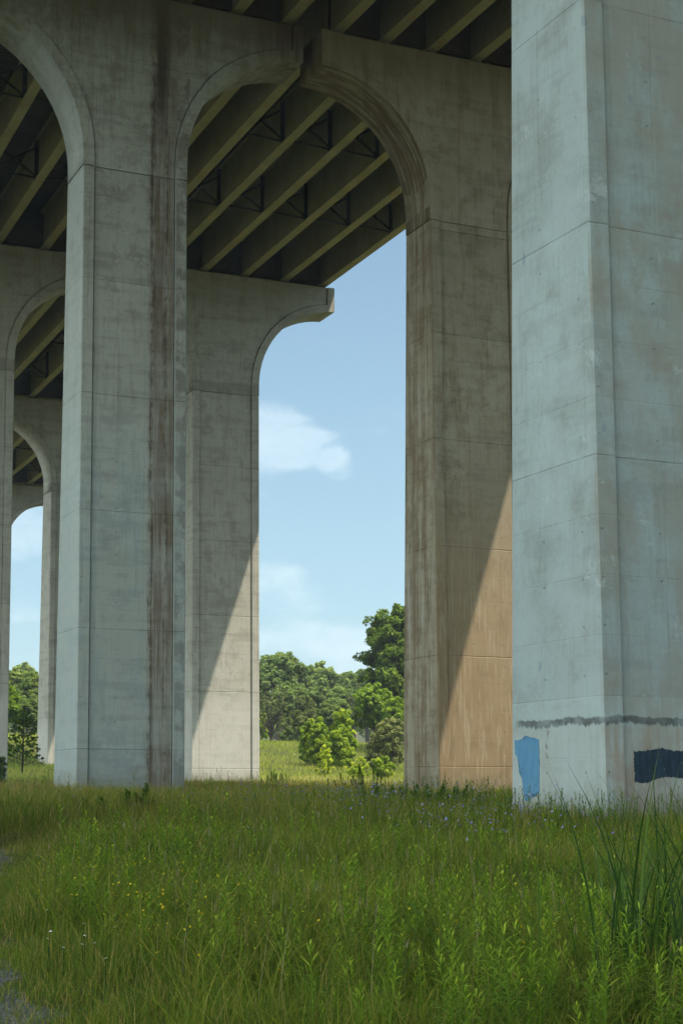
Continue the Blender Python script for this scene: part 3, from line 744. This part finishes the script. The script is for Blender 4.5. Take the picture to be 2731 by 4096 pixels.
# ------------------------------------------------------------------ broad leaved weeds
def plant_mesh(h, nl, ll, lw, droop=.25, seed=0, top=.9, spread=1.0, stem_r=.006):
    r = np.random.default_rng(seed); V = []; F4 = []; F3 = []; tn = []
    bendx, bendy = r.normal(0, .06, 2)
    def stem(f): return np.array([bendx*h*f**2, bendy*h*f**2, h*f])
    def leaf(o, d, L, wd, t, dr):
        n = len(V); s = np.cross(d, [0,0,1.]); s = s/np.linalg.norm(s)
        pts = [(0, .25), (.3, 1.), (.65, .8), (1., 0)]
        for f, k in pts:
            c = o + d*L*f + np.array([0,0,-dr*L*f*f])
            if k > 0: V.append(c - s*wd*k/2); V.append(c + s*wd*k/2); tn.extend([t, t])
            else: V.append(c); tn.append(t)
        F4.append((n, n+1, n+3, n+2)); F4.append((n+2, n+3, n+5, n+4)); F3.append((n+4, n+5, n+6))
    n = len(V)
    for k in range(5):
        f = k/4; c = stem(f); w = stem_r*(1-.6*f)
        for a in (0, 2.09, 4.19): V.append(c + np.array([math.cos(a)*w, math.sin(a)*w, 0])); tn.append(.45)
    for k in range(4):
        for j in range(3):
            a = n + k*3 + j; b = n + k*3 + (j+1) % 3; F4.append((a, b, b+3, a+3))
    for i in range(nl):
        f = .10 + .90*(i+.5)/nl; az = i*2.4 + r.normal(0, .3); el = (.25 + .9*f**3) + r.normal(0, .12)
        d = np.array([math.cos(az)*math.cos(el), math.sin(az)*math.cos(el), math.sin(el)])
        L = ll*(1.15 - .75*f**3)*r.uniform(.75, 1.2)*spread*(.6 + .4*min(1, f*3))
        leaf(stem(f), d, L, lw*r.uniform(.7, 1.2), float(np.clip(.30 + .55*f**2.2 + r.normal(0, .08), 0, 1)), droop*r.uniform(.4, 1.6))
    return np.array(V), F4, F3, np.array(tn)
def plant_to_mesh(name, a):
    V, F4, F3, tn = a; return fastmesh(name, V, [np.array(F4), np.array(F3)], tn)
GOLD = [plant_to_mesh('goldenrod', plant_mesh(h, nl, .140, .0110, .35, s)) for s, (h, nl) in enumerate([(.80,66),(.66,56),(.95,78),(.74,60),(.58,48)])]
def put(name, me, mat, x, y, s, rz, label, cat, group, tilt=0.):
    o = link(name, me, mat); o.location = (x, y, float(terrain(x, y)) - .02); o.scale = (s, s, s); o.rotation_euler = (tilt, tilt*.5, rz)
    tag(o, label, cat, group); return o
x, y, Xc, Zc = scatter(1900, 7.9, 20)
dens = np.clip((Xc/Zc + .05)/.10, 0, 1)*.9 + .08 + .5*np.exp(-(((Xc+2.2)/1.3)**2 + ((Zc-19)/2.6)**2))
k = (rng.uniform(0, 1, len(x)) < dens) & (mown(Xc, Zc) < .1); pts = np.stack([x, y, Zc, Xc], -1)[k]
pts = pts[np.argsort(pts[:, 2])][:295]
for x_, y_, z_, X_ in pts:
    put('goldenrod', GOLD[rng.integers(5)], WEED, x_, y_, rng.uniform(.5, 1.1), rng.uniform(0, 6.28), 'leafy green goldenrod plant standing in the meadow grass', 'plant', 'goldenrod plants in the meadow', rng.normal(0, .15))
# the many further ones and low weeds: one mass
protos = [plant_mesh(h, 30, .13, .017, .3, 40+s) for s, h in enumerate((.55, .7, .8))] + [plant_mesh(.42, 24, .11, .030, .5, 60)]
parts = []
def mass(n, z0, z1, fn, sc, parts, dt=0.):
    x, y, Xc, Zc = scatter(n, z0, z1); pr = fn(x, y, Xc, Zc); k = (rng.uniform(0, 1, len(x)) < pr) & (mown(Xc, Zc) < .15)
    for x_, y_, z_ in zip(x[k], y[k], Zc[k]):
        Vp, F4, F3, tn = protos[rng.integers(len(protos))]; a = rng.uniform(0, 6.28); s = rng.uniform(*sc)
        ca, sa = math.cos(a)*s, math.sin(a)*s; Vn = np.stack([Vp[:,0]*ca - Vp[:,1]*sa + x_, Vp[:,0]*sa + Vp[:,1]*ca + y_, Vp[:,2]*s + float(terrain(x_, y_)) - .02], -1)
        parts.append((Vn, [np.array(F4), np.array(F3)], np.clip(tn - .12 + dt + rng.normal(0, .10), 0, 1)))
mass(4600, 11.5, 26, lambda x, y, X_, Z_: np.clip((X_/Z_ + .03)/.10, 0, 1)*.8 + .22 + .65*pn(x,y,.7,4)**2 + .6*np.exp(-(((X_+2.6)/1.6)**2 + ((Z_-21)/4)**2)), (.6, 1.0), parts)
mass(1500, 25, 34, lambda x, y, X_, Z_: np.exp(-(((X_/Z_-.145)/.075)**2 + ((Z_-29.5)/2.8)**2)), (.9, 1.3), parts, -.34)
mass(900, 33, 44, lambda x, y, X_, Z_: np.exp(-(((X_/Z_-.05)/.05)**2 + ((Z_-39)/4)**2)), (1.0, 1.45), parts, -.34)
mass(3800, 26, 60, lambda x, y, X_, Z_: .16*pn(x,y,.5,1) + .06 + .85*np.exp(-(((X_/Z_-.03)/.10)**2 + ((Z_-44)/9)**2)) + .5*np.exp(-(((X_/Z_-.17)/.08)**2 + ((Z_-29)/4)**2)), (.7, 1.25), parts)
mass(700, 19, 27, lambda x, y, X_, Z_: np.exp(-(((X_/Z_+.115)/.05)**2 + ((Z_-22.5)/2.4)**2)), (.9, 1.35), parts, .10)
mass(2200, 60, 96, lambda x, y, X_, Z_: .45*pn(x, y, .3)*np.clip((Z_-60)/30, .1, 1), (.8, 1.5), parts)
V, F, Tn = merge(parts)
g = link('weed_cover', fastmesh('weed_cover', V, F, Tn), WEED); tag(g, 'broad-leaved green weeds growing thickly through the meadow grass', 'weeds', kind='stuff')

# ------------------------------------------------------------------ flowers
def heads(pos, rad, tint, petals=6):
    n = len(pos); V = [pos + np.array([0,0,.004])]; tilt = rng.normal(0, .5, (n, 2))
    for k in range(petals):
        a = 2*math.pi*k/petals; dx = math.cos(a)*rad; dy = math.sin(a)*rad
        V.append(pos + np.stack([dx, dy, dx*tilt[:,0] + dy*tilt[:,1]], -1))
    V = np.stack(V, 1).reshape(-1, 3); o = np.arange(n)*(petals+1)
    Fs = np.concatenate([np.stack([o, o+1+k, o+1+(k+1) % petals], -1) for k in range(petals)])
    return V, [Fs], np.repeat(tint, petals+1)
def flowers(name, n, z0, z1, fn, hh, rad, mat, label, group_n=4):
    x, y, Xc, Zc = scatter(n, z0, z1); k = (rng.uniform(0, 1, len(x)) < fn(x, y, Xc, Zc)) & (mown(Xc, Zc) < .25); x, y, Zc = x[k], y[k], Zc[k]; m_ = len(x)
    P0 = np.stack([x, y, terrain(x, y)], -1); ps = []
    for _ in range(group_n):
        q = P0 + np.stack([rng.normal(0, .05, m_), rng.normal(0, .05, m_), rng.uniform(*hh, m_)], -1)
        ps.append(heads(q, rad*rng.uniform(.7, 1.2, m_), rng.uniform(0, 1, m_)))
    V, F, Tn = merge(ps); g = link(name, fastmesh(name, V, F, Tn), mat); tag(g, label, 'wildflowers', kind='stuff')
flowers('purple_wildflowers', 8000, 22, 52, lambda x, y, X_, Z_: (np.exp(-(((X_/Z_-.10)/.055)**2 + ((Z_-27)/4.5)**2))*.75 + np.exp(-(((X_/Z_-.0)/.05)**2 + ((Z_-38)/6)**2))*.45 + .01), (.50, .95), .017, PETP, 'tiny pale purple flowers scattered in front of the nearest pier', 2)
flowers('yellow_wildflowers', 5200, 9.5, 20, lambda x, y, X_, Z_: .07 + .55*np.exp(-(((X_/Z_+.13)/.07)**2))*pn(x, y, 1.1), (.30, .62), .009, PETY, 'tiny yellow flowers dotted through the left foreground grass', 1)
# white daisies: few, each its own thing
def daisy_mesh():
    V, fs, t = heads(np.array([[0,0,.25]]), np.array([.013]), np.array([1.]), 8)
    m_ = fastmesh('daisy', V, fs, t); return m_
DA = MB(); DA.tube([(0,0,0),(.01,0,.12),(0,0,.247)], [.003,.003,.002], 4); DAS = DA.mesh('daisy_stem')
DAP = daisy_mesh()
for i, (px, py, d) in enumerate([(220,3870,12.6),(350,3820,13.1),(355,3895,12.3),(210,3895,12.2),(272,3925,12.),(395,3940,11.8),(345,3941,11.8),(440,4020,11.1),(472,3833,13.0),(488,3850,12.8),(205,3757,14.2),(278,3664,15.7),(262,3640,16.2)]):
    X_ = (px-1365)/6494*d; x_, y_ = cam2w(X_, d); t = empty('daisy', (x_, y_, float(terrain(x_, y_)) + rng.uniform(-.02,.05)), rng.uniform(0, 6))
    tag(t, 'small white daisy in the left foreground grass', 'flower', 'white daisies in the left foreground')
    s = link('stem', DAS, REED, t); h = link('flower_head', DAP, PETW, t)

# ------------------------------------------------------------------ reeds on the right
def reed(px, d, n, hmin, hmax, rad, label, w=.024, ln=(.05, .45)):
    X_ = (px-1365.5)/6494*d; x_, y_ = cam2w(X_, d); z_ = float(terrain(x_, y_))
    base = np.stack([rng.normal(0, rad, n), rng.normal(0, rad, n), np.full(n, -.02)], -1)
    V, F, Tn = blades(base, rng.uniform(hmin, hmax, n), rng.uniform(.6, 1.2, n)*w, rng.uniform(*ln, n), rng.uniform(0, 1, n), 6, curve=2.2)
    o = link('reed_clump', fastmesh('reed_clump', V, F, Tn), REED); o.location = (x_, y_, z_); tag(o, label, 'reeds', 'clumps of tall dark reed blades'); return o
reed(2670, 10.9, 120, 1.0, 1.9, .30, 'tallest clump of dark reed blades at the right photo edge')
reed(2575, 11.6, 20, .6, 1.15, .2, 'thinner reed clump just left of the tallest one', ln=(.15, .7))
reed(2610, 13.6, 44, .8, 1.5, .32, 'reed clump behind the tallest clump, nearer the pale pier', ln=(.1, .5))
reed(2005, 14.6, 12, .45, .72, .10, 'small fan of broad reed blades in the middle of the right foreground', .028, (.2, .7))
reed(1730, 11.6, 9, .5, .85, .10, 'few arching blades standing alone at the bottom centre right', .020, (.3, .9))
reed(1340, 11.0, 10, .3, .5, .09, 'short broad-bladed tuft at the bottom centre', .018, (.3, .9))

# ------------------------------------------------------------------ trees and shrubs
def foliage(parts, centre, rad, n_clump, n_leaf, size, r, flat=.8, clump=.20, lower=-.5, tint0=.45):
    """clumps on the crown's shell, leaves spread inside each clump"""
    c = np.array(centre); rad = np.array(rad, float); Vs = []; Ts = []
    for i in range(n_clump):
        d = r.normal(0, 1, 3); d /= np.linalg.norm(d)*r.choice([1., 1., 1., .86])
        if d[2] < lower: d[2] = -d[2]
        rr = r.uniform(.45, 1.0)**.6; p = c + d*rad*rr
        cr = clump*rad.mean()*r.uniform(.6, 1.35); n = int(n_leaf*r.uniform(.7, 1.3))
        q = r.normal(0, 1, (n, 3)); q /= np.linalg.norm(q, axis=1)[:, None]; q *= r.uniform(.35, 1.0, (n, 1))**.5
        pos = p + q*np.array([cr, cr, cr*flat])
        nrm = q*.7 + r.normal(0, .55, (n, 3)) + np.array([0,0,.75]); nrm /= np.linalg.norm(nrm, axis=1)[:, None]
        u = np.cross(nrm, r.normal(0, 1, (n, 3))); u /= np.linalg.norm(u, axis=1)[:, None]; w = np.cross(nrm, u)
        s = (size*r.uniform(.55, 1.25, n))[:, None]
        Vs.append(np.stack([pos - u*s, pos - w*s*.55, pos + u*s, pos + w*s*.55], 1).reshape(-1, 3))
        t = tint0 + r.normal(0, .11) + r.normal(0, .14, n); Ts.append(np.repeat(np.clip(t, 0, 1), 4))
    V = np.concatenate(Vs); n = len(V)//4; F = np.arange(n*4).reshape(n, 4)
    parts.append((V, [F], np.concatenate(Ts)))
def tree(name, px, d, top_py, width, kind, label, cat='tree', group=None, lobes=7, leaf=.26, nl=60, seed=0, base_py=None, trunkvis=True, tint0=.5, nc=52, low=.18, flat=.8):
    """a tree at distance d; px only gives its bearing, the rest is real size"""
    r = np.random.default_rng(seed + 100); X_ = (px-1365.5)/6494*d; x, y = cam2w(X_, d); z = float(terrain(x, y))
    H = EYE + (3168.97-top_py)/6494*d - z; t = empty(name, (x, y, z)); tag(t, label, cat, group)
    wd = width/6494*d/2; parts = []; tips = []
    hb = H*low
    for i in range(lobes):
        a = i*2.4 + r.uniform(0, 1); f = r.uniform(.0, 1.); zc = hb + (H-hb)*(.22 + .58*(i+.5)/lobes); k = (1 - ((zc-hb)/(H-hb) - .35)**2*1.3)
        rr = wd*.52*r.uniform(.75, 1.15)*max(.4, k); off = wd*.50*k*r.uniform(.6, 1.1)
        c = (math.cos(a)*off, math.sin(a)*off*.9, zc); zr = min((H-zc), (H-hb)*.30)*r.uniform(.85, 1.0); zr = max(zr, .12*H)
        foliage(parts, c, (rr, rr, zr), nc, nl, leaf, r, flat, tint0=tint0); tips.append(c)
    foliage(parts, (0, 0, H*.80), (wd*.42, wd*.42, H*.2), nc, nl, leaf, r, flat, tint0=tint0+.05)
    V, F, Tn = merge(parts); link('crown', fastmesh('crown', V, F, Tn), kind, t)
    m = MB(); tr = H*.022 + .03
    m.tube([(0,0,-.3), (r.normal(0,.1), r.normal(0,.1), H*.3), (r.normal(0,.2), r.normal(0,.2), H*.8)], [tr*1.3, tr, tr*.3])
    for c in tips: m.tube([(0,0,H*r.uniform(.18,.4)), (c[0]*.5, c[1]*.5, c[2]*.8), c], [tr*.55, tr*.35, tr*.08], 5)
    m.build('trunk', BARK, t); return t

BACK = 'woodland trees behind the meadow'
# name, bearing px, distance, top py, width px, material
tree('oak_tree', 1620, 168, 2425, 400, OAK, 'tall dark green oak rising beside the tan stained pier, right of the sky gap', lobes=13, leaf=.22, nl=80, nc=64, seed=1, low=.12)
tree('round_tree', 1115, 214, 2618, 300, MIXL, 'dark round-crowned tree just right of the pale pier with the free arm', group=BACK, lobes=8, seed=2, leaf=.30)
tree('round_tree', 1285, 232, 2662, 230, MIXL, 'domed tree standing in the middle of the treeline seen in the sky gap', group=BACK, seed=3, leaf=.30, tint0=.55)
tree('woodland_tree', 1195, 226, 2700, 170, MIXL, 'lower crown filling the dip between the two domed trees', group=BACK, seed=4, leaf=.30)
tree('woodland_tree', 1385, 238, 2690, 190, MIXL, 'treeline crown left of the tall oak, flat-topped', group=BACK, seed=5, leaf=.30)
tree('woodland_tree', 1470, 240, 2680, 180, MIXL, 'far crown touching the left branches of the tall oak', group=BACK, seed=6, leaf=.30)
tree('woodland_tree', 1150, 196, 2740, 180, MIXL, 'mid-height leafy tree below the dark round-crowned one', group=BACK, seed=7, leaf=.28, tint0=.5)
tree('woodland_tree', 1270, 200, 2750, 190, MIXL, 'bushy tree below the domed treeline tree', group=BACK, seed=8, leaf=.28, tint0=.42)
tree('woodland_tree', 1215, 188, 2785, 120, OLIVE, 'small grey-green tree directly behind the big bright bush', group=BACK, seed=9, leaf=.3, tint0=.25)
tree('woodland_tree', 1370, 205, 2760, 170, MIXL, 'grey-green tree below and left of the oak', group=BACK, seed=10, leaf=.28, tint0=.5)
tree('woodland_tree', 1330, 190, 2800, 150, MIXL, 'short leafy tree between the bright bush and the treeline', group=BACK, seed=12, leaf=.26, tint0=.55)
tree('locust_tree', 1500, 160, 2745, 200, LIME, 'bright mid-green feathery tree in front of the tall oak', group=BACK, seed=11, leaf=.2, tint0=.35)
tree('locust_tree', 1585, 156, 2790, 130, LIME, 'feathery green tree touching the edge of the tan stained pier', group=BACK, seed=13, leaf=.2, tint0=.38)
tree('young_tree', 1050, 178, 2855, 50, LIME, 'lime-green young tree peeking out at the right edge of the pale pier', group=BACK, lobes=4, seed=14, leaf=.2, tint0=.7, low=.05)
# thin half-bare tree
def bare_tree(px, d, top_py, width, label, seed, nb_=34, nl=10):
    r = np.random.default_rng(seed); X_ = (px-1365.5)/6494*d; x, y = cam2w(X_, d); z = float(terrain(x, y)); H = EYE + (3168.97-top_py)/6494*d - z
    t = empty('willow_tree', (x, y, z)); tag(t, label, 'tree'); m = MB(); parts = []; wd = width/6494*d/2
    for i in range(nb_):
        a = r.uniform(0, 6.28); f = r.uniform(.3, 1); e = np.array([math.cos(a)*wd*f, math.sin(a)*wd*f, H*r.uniform(.5, 1.0)*(1.05-.35*f)])
        s = np.array([0, 0, H*r.uniform(.02, .25)]); mid = s*.5 + e*.5 + np.array([0,0,-H*.06])
        m.tube([s, mid, e], [.07, .04, .012], 4)
        foliage(parts, e*.75 + s*.25, (wd*.22, wd*.22, H*.12), 5, nl, .15, r, tint0=.3)
    m.tube([(0,0,-.3), (0,.05,H*.3)], [.16, .09])
    m.build('branches', BARK, t); V, F, Tn = merge(parts); link('crown', fastmesh('crown', V, F, Tn), OLIVE, t)
bare_tree(1085, 172, 2700, 210, 'half-bare willow with grey branches right of the pale pier', 5)
bare_tree(1420, 200, 2665, 90, 'thin dead-topped tree left of the tall oak', 6, 14, 3)

def shrub(name, px, d, top_py, width, kind, label, seed, leaf=.14, n=34, nl=60, tint0=.5, group=None, lobes=9, depth=1.0):
    r = np.random.default_rng(seed); X_ = (px-1365.5)/6494*d; x, y = cam2w(X_, d); z = float(terrain(x, y)); H = EYE + (3168.97-top_py)/6494*d - z
    t = empty(name, (x, y, z)); tag(t, label, 'shrub', group); wd = width/6494*d/2; parts = []; m = MB()
    for i in range(lobes):
        a = i*2.4 + r.uniform(0, .8); off = wd*.55*r.uniform(.5, 1.1)*(i > 0); zc = H*r.uniform(.22, .60) if i else H*.60; rr = wd*.54*r.uniform(.8, 1.1)
        c = (math.cos(a)*off, math.sin(a)*off*depth, zc); foliage(parts, c, (rr, rr*depth, min(max(zc, H*.3), H-zc) if i else H*.38), n, nl, leaf, r, .85, lower=-.9, tint0=tint0)
        m.tube([(0,0,-.1), (c[0]*.4, c[1]*.4, zc*.5), c], [.05, .035, .01], 5)
    V, F, Tn = merge(parts); link('foliage', fastmesh('foliage', V, F, Tn), kind, t); m.build('stems', BARK, t)
shrub('broad_bush', 1258, 140, 2885, 138, LIME, 'large rounded bright green bush in the middle of the sunlit meadow', 1, .15, 40, 60, .55)
shrub('broad_bush', 1352, 137, 2838, 128, LIME, 'taller upright bright green bush joined to the right of the large rounded one', 2, .15, 40, 60, .58)
shrub('young_sapling', 1300, 121, 2975, 70, LIME, 'small lime-green sapling standing before the large meadow bushes', 3, .11, 14, 40, .85, lobes=4)
shrub('olive_bush', 1548, 131, 2872, 180, OLIVE, 'grey-olive rounded bush against the tan stained pier', 4, .10, 30, 110, .55)
shrub('meadow_shrub', 1440, 118, 3020, 100, LIME, 'low bright green scrub right of the small lime-green sapling', 5, .10, 16, 50, .7, lobes=5)
shrub('meadow_shrub', 1540, 119, 3020, 110, LIME, 'low scrub at the foot of the grey-olive bush', 6, .11, 16, 50, .55, lobes=5)
shrub('meadow_shrub', 1150, 176, 2870, 80, MIXL, 'dark green shrub at the meadow edge left of the large bush', 8, .2, 14, 40, .5)
shrub('meadow_shrub', 1205, 170, 2850, 60, OLIVE, 'small grey shrub touching the upper left of the large bush', 9, .18, 14, 40, .35)
def weed_clump(px, d, n, rad, h0, label, seed):
    r = np.random.default_rng(seed); X_ = (px-1365.5)/6494*d; x, y = cam2w(X_, d); z = float(terrain(x, y)); ps = []
    for i in range(n):
        Vp, F4, F3, tn = plant_mesh(h0*r.uniform(.6, 1.15), 90, .19, .060, .35, seed*50+i); ox, oy = r.normal(0, rad, 2); k = max(.5, 1 - .35*math.hypot(ox, oy)/rad/1.5)
        ps.append((np.stack([Vp[:,0]+ox + Vp[:,2]*ox*.2, Vp[:,1]+oy + Vp[:,2]*oy*.2, Vp[:,2]*k + float(terrain(x+ox, y+oy)) - z - .03], -1), [np.array(F4), np.array(F3)], np.clip(tn*.55 - .12 + r.normal(0,.06), 0, 1)))
    V, F, Tn = merge(ps); o = link('weed_clump', fastmesh('weed_clump', V, F, Tn), WEED); o.location = (x, y, z); tag(o, label, 'weeds', 'dark leafy weed clumps in the meadow')
weed_clump(1108, 92, 16, .45, 1.15, 'low dark weed clump at the shade edge right of the pale pier', 10)
weed_clump(1450, 66, 20, .5, 1.5, 'tall dark weed clump in the sky gap, left of the tan stained pier', 11)
weed_clump(1560, 50, 22, .55, .95, 'wide weed clump left of the foot of the tan stained pier', 15)
weed_clump(1760, 44, 40, .75, .95, 'broad leafy weed clump in front of the tan stained pier', 12)
weed_clump(570, 37, 16, .34, .95, 'upright leafy weed clump in front of the big stained pier', 13)
shrub('dark_bush', 8, 86, 3025, 70, MIXL, 'dark bush cut by the left photo edge', 14, .08, 18, 60, .2, lobes=5)
# left gap
LG = 'woodland trees in the left gap'
tree('woodland_tree', 60, 205, 2680, 160, MIXL, 'woodland tree left of the slim distant pier', group=LG, seed=21, tint0=.6, leaf=.28)
tree('woodland_tree', 135, 196, 2690, 140, MIXL, 'woodland tree touching the slim distant pier', group=LG, seed=22, tint0=.6, leaf=.28)
tree('woodland_tree', 95, 300, 2655, 110, MIXL, 'hazy farther crown above the left-gap trees', group=LG, seed=23, tint0=.7, leaf=.5)
tree('woodland_tree', 20, 180, 2745, 130, LIME, 'light green tree at the grey left-edge pier', group=LG, seed=24, tint0=.35, leaf=.3)
tree('woodland_tree', 110, 184, 2800, 120, MIXL, 'lower tree under the left-gap crowns', group=LG, seed=25, tint0=.45, leaf=.3)
tree('woodland_tree', -60, 200, 2560, 220, MIXL, 'tall tree mostly hidden by the grey left-edge pier', group=LG, seed=26, tint0=.45, leaf=.28)
# sapling in the left shade
def sapling():
    d = 116.; X_ = (95-1365.5)/6494*d; x, y = cam2w(X_, d); z = float(terrain(x, y)); H = EYE + (3168.97-2848)/6494*d - z
    t = empty('oak_sapling', (x, y, z)); tag(t, 'slender dark oak sapling in the shade left of the slim distant pier', 'tree'); r = np.random.default_rng(9)
    m = MB(); m.tube([(0,0,-.2), (.05,0,H*.4), (0,.05,H*.95)], [.09,.06,.02]); parts = []
    for i in range(34):
        f = .16 + .82*i/34; a = i*2.4; L = 1.45*(1.05-f)+.25; e = np.array([math.cos(a)*L, math.sin(a)*L, H*f + L*.35])
        m.tube([(0,0,H*f*.95), e], [.025,.008], 4); foliage(parts, e*[.8,.8,1], (.36,.36,.26), 7, 16, .095, r, tint0=.3); foliage(parts, e*[.45,.45,.97], (.25,.25,.2), 3, 12, .09, r, tint0=.3)
    m.build('trunk', DBARK, t); V, F, Tn = merge(parts); link('crown', fastmesh('crown', V, F, Tn), OAK, t)
sapling()
# hidden woodland further back closes the horizon
parts = []; r = np.random.default_rng(77)
for i in range(70):
    d = r.uniform(265, 330); X_ = r.uniform(-.30, .34)*d; x, y = cam2w(X_, d); z = float(terrain(x, y)); H = r.uniform(7.5, 10.5)
    foliage(parts, (x, y, z+H*.5), (6.5, 6, H*.5), 16, 55, .55, r, tint0=.55)
V, F, Tn = merge(parts); g = link('far_woodland', fastmesh('far_woodland', V, F, Tn), MIXL); tag(g, 'far continuous wood closing the view behind the separate trees', 'woodland', kind='stuff')

# ------------------------------------------------------------------ world, sun, camera
SUN = Vector((-.322, .33, -1)).normalized(); S_ = -SUN
el = math.asin(S_.z); az = math.atan2(S_.x, S_.y)
world = bpy.data.worlds.new('World'); SCN.world = world; world.use_nodes = True
nb = NB(world); nb.n.clear(); wo = nb.n.new('ShaderNodeOutputWorld'); bg = nb.n.new('ShaderNodeBackground'); nb.l.new(bg.outputs[0], wo.inputs[0])
sky = nb.n.new('ShaderNodeTexSky'); sky.sky_type = 'NISHITA'; sky.sun_disc = False; sky.sun_elevation = el; sky.sun_rotation = az
sky.air_density = 1.0; sky.dust_density = .6; sky.ozone_density = 1.4
skyc = X(nb, sky.outputs[0])
tc = nb.n.new('ShaderNodeTexCoord'); Dv = X(nb, tc.outputs['Generated'])
dx, dy, dz = nb.sep(Dv)
cn = nb.noise(nb.comb(dx, dy, dz*2.2), 5.5, 8, .62, .25); cn2 = nb.noise(nb.comb(dx, dy, dz*1.6), 24., 8, .68)
def blob(px, py, rx, ry, amt):
    """a cloud bank around the bearing px, elevation py (degrees from the photo's own geometry)"""
    a = TH + math.atan((px-1365.5)/6494); e_ = math.atan((3168.97-py)/6494*math.cos(a-TH))
    c = (math.sin(a)*math.cos(e_), math.cos(a)*math.cos(e_), math.sin(e_)); rt = (math.cos(a), -math.sin(a), 0); up = (-math.sin(a)*math.sin(e_), -math.cos(a)*math.sin(e_), math.cos(e_))
    q1 = nb.vec('DOT_PRODUCT', Dv, rt)*(6494/rx); q2 = nb.vec('DOT_PRODUCT', Dv, up) - 0.0; q2 = (q2 )*(6494/ry)
    # centred: dot(Dv,up)=0 at c ; keep the forward half only
    fr = nb.vec('DOT_PRODUCT', Dv, c).gt(.2)
    r2 = q1*q1 + q2*q2
    return (1.0 - nb.ss(r2, .1, 1.6))*fr*amt
blobs = blob(1060, 1720, 210, 160, .52) + blob(1240, 1790, 150, 90, .42) + blob(1350, 1850, 80, 70, .36) + blob(1080, 2370, 220, 120, .40) + blob(1230, 2560, 280, 80, .38) + blob(1500, 2640, 260, 130, .34) + blob(60, 2100, 200, 150, .50) + blob(40, 2440, 150, 60, .25) + blob(1300, 2190, 80, 30, .12)
rear = nb.ss(dy*-1.0 + dx*-.3, -.15, .7)*.24*nb.ss(dz, .02, .25)            # unseen broken cloud added behind the camera as fill light
cover = ((cn - .5)*1.25 + .5)*.72 + ((cn2 - .5)*1.5 + .5)*.28 + blobs*.55 + rear + nb.ss(dz, .30, .0)*0.0
mask = nb.ss(cover, .545, .80)
cloud = nb.mix(nb.ss(cn2, .35, .65), (5.6, 6.9, 7.6), (6.6, 7.6, 8.1))
haze = (1.0 - nb.ss(dz, -.05, .62))*.55
skyg = nb.mix(haze, nb.mix(1.0, skyc, (.95,1.05,.95), 'MULTIPLY'), (3.7, 5.5, 6.8))
final = nb.mix(mask*.48, skyg, cloud)
# bright cloud banks added out of view at the left to light the shaded piers
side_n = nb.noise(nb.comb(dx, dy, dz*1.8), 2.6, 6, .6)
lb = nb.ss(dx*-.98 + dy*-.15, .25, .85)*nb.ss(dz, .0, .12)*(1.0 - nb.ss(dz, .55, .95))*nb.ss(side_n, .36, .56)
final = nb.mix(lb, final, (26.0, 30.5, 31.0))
SKYK = .055
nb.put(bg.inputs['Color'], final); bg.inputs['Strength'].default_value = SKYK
sl = bpy.data.lights.new('sun', 'SUN'); sl.energy = 2.8; sl.angle = R(.53); sl.color = (1.0, .93, .82)
so = bpy.data.objects.new('sun', sl); COL.objects.link(so); so.rotation_euler = SUN.to_track_quat('-Z', 'Y').to_euler(); so.location = (20, -30, 80)

cam = bpy.data.cameras.new('camera'); co = bpy.data.objects.new('camera', cam); COL.objects.link(co); SCN.camera = co
cam.sensor_fit = 'AUTO'; cam.sensor_width = 36; cam.lens = 6494.5533/4096*36; cam.shift_y = 418.7447/4096
co.location = (0, 0, EYE); co.rotation_euler = (R(90+6.1711), 0, -TH)
cam.clip_start = .1; cam.clip_end = 3000
vs = SCN.view_settings; vs.view_transform = 'Standard'; vs.look = 'None'; vs.exposure = 1.43; vs.gamma = 1; vs.use_curve_mapping = False
SCN.cycles.max_bounces = 8; SCN.cycles.diffuse_bounces = 4; SCN.cycles.transparent_max_bounces = 8


# ------------------------------------------------------------------ the air
m = bpy.data.materials.new('haze'); m.use_nodes = True; nb = NB(m); nb.n.clear(); out = nb.n.new('ShaderNodeOutputMaterial')
pv = nb.n.new('ShaderNodeVolumePrincipled'); pv.inputs['Color'].default_value = (.84,.91,1.0,1); pv.inputs['Density'].default_value = .0003; pv.inputs['Anisotropy'].default_value = .2
nb.l.new(pv.outputs[0], out.inputs['Volume'])
mb = MB(); mb.box((-720, -310, -3), (830, 920, 62)); h = mb.build('haze', m); tag(h, 'thin blue summer haze in the air over the whole place', 'haze', kind='stuff')
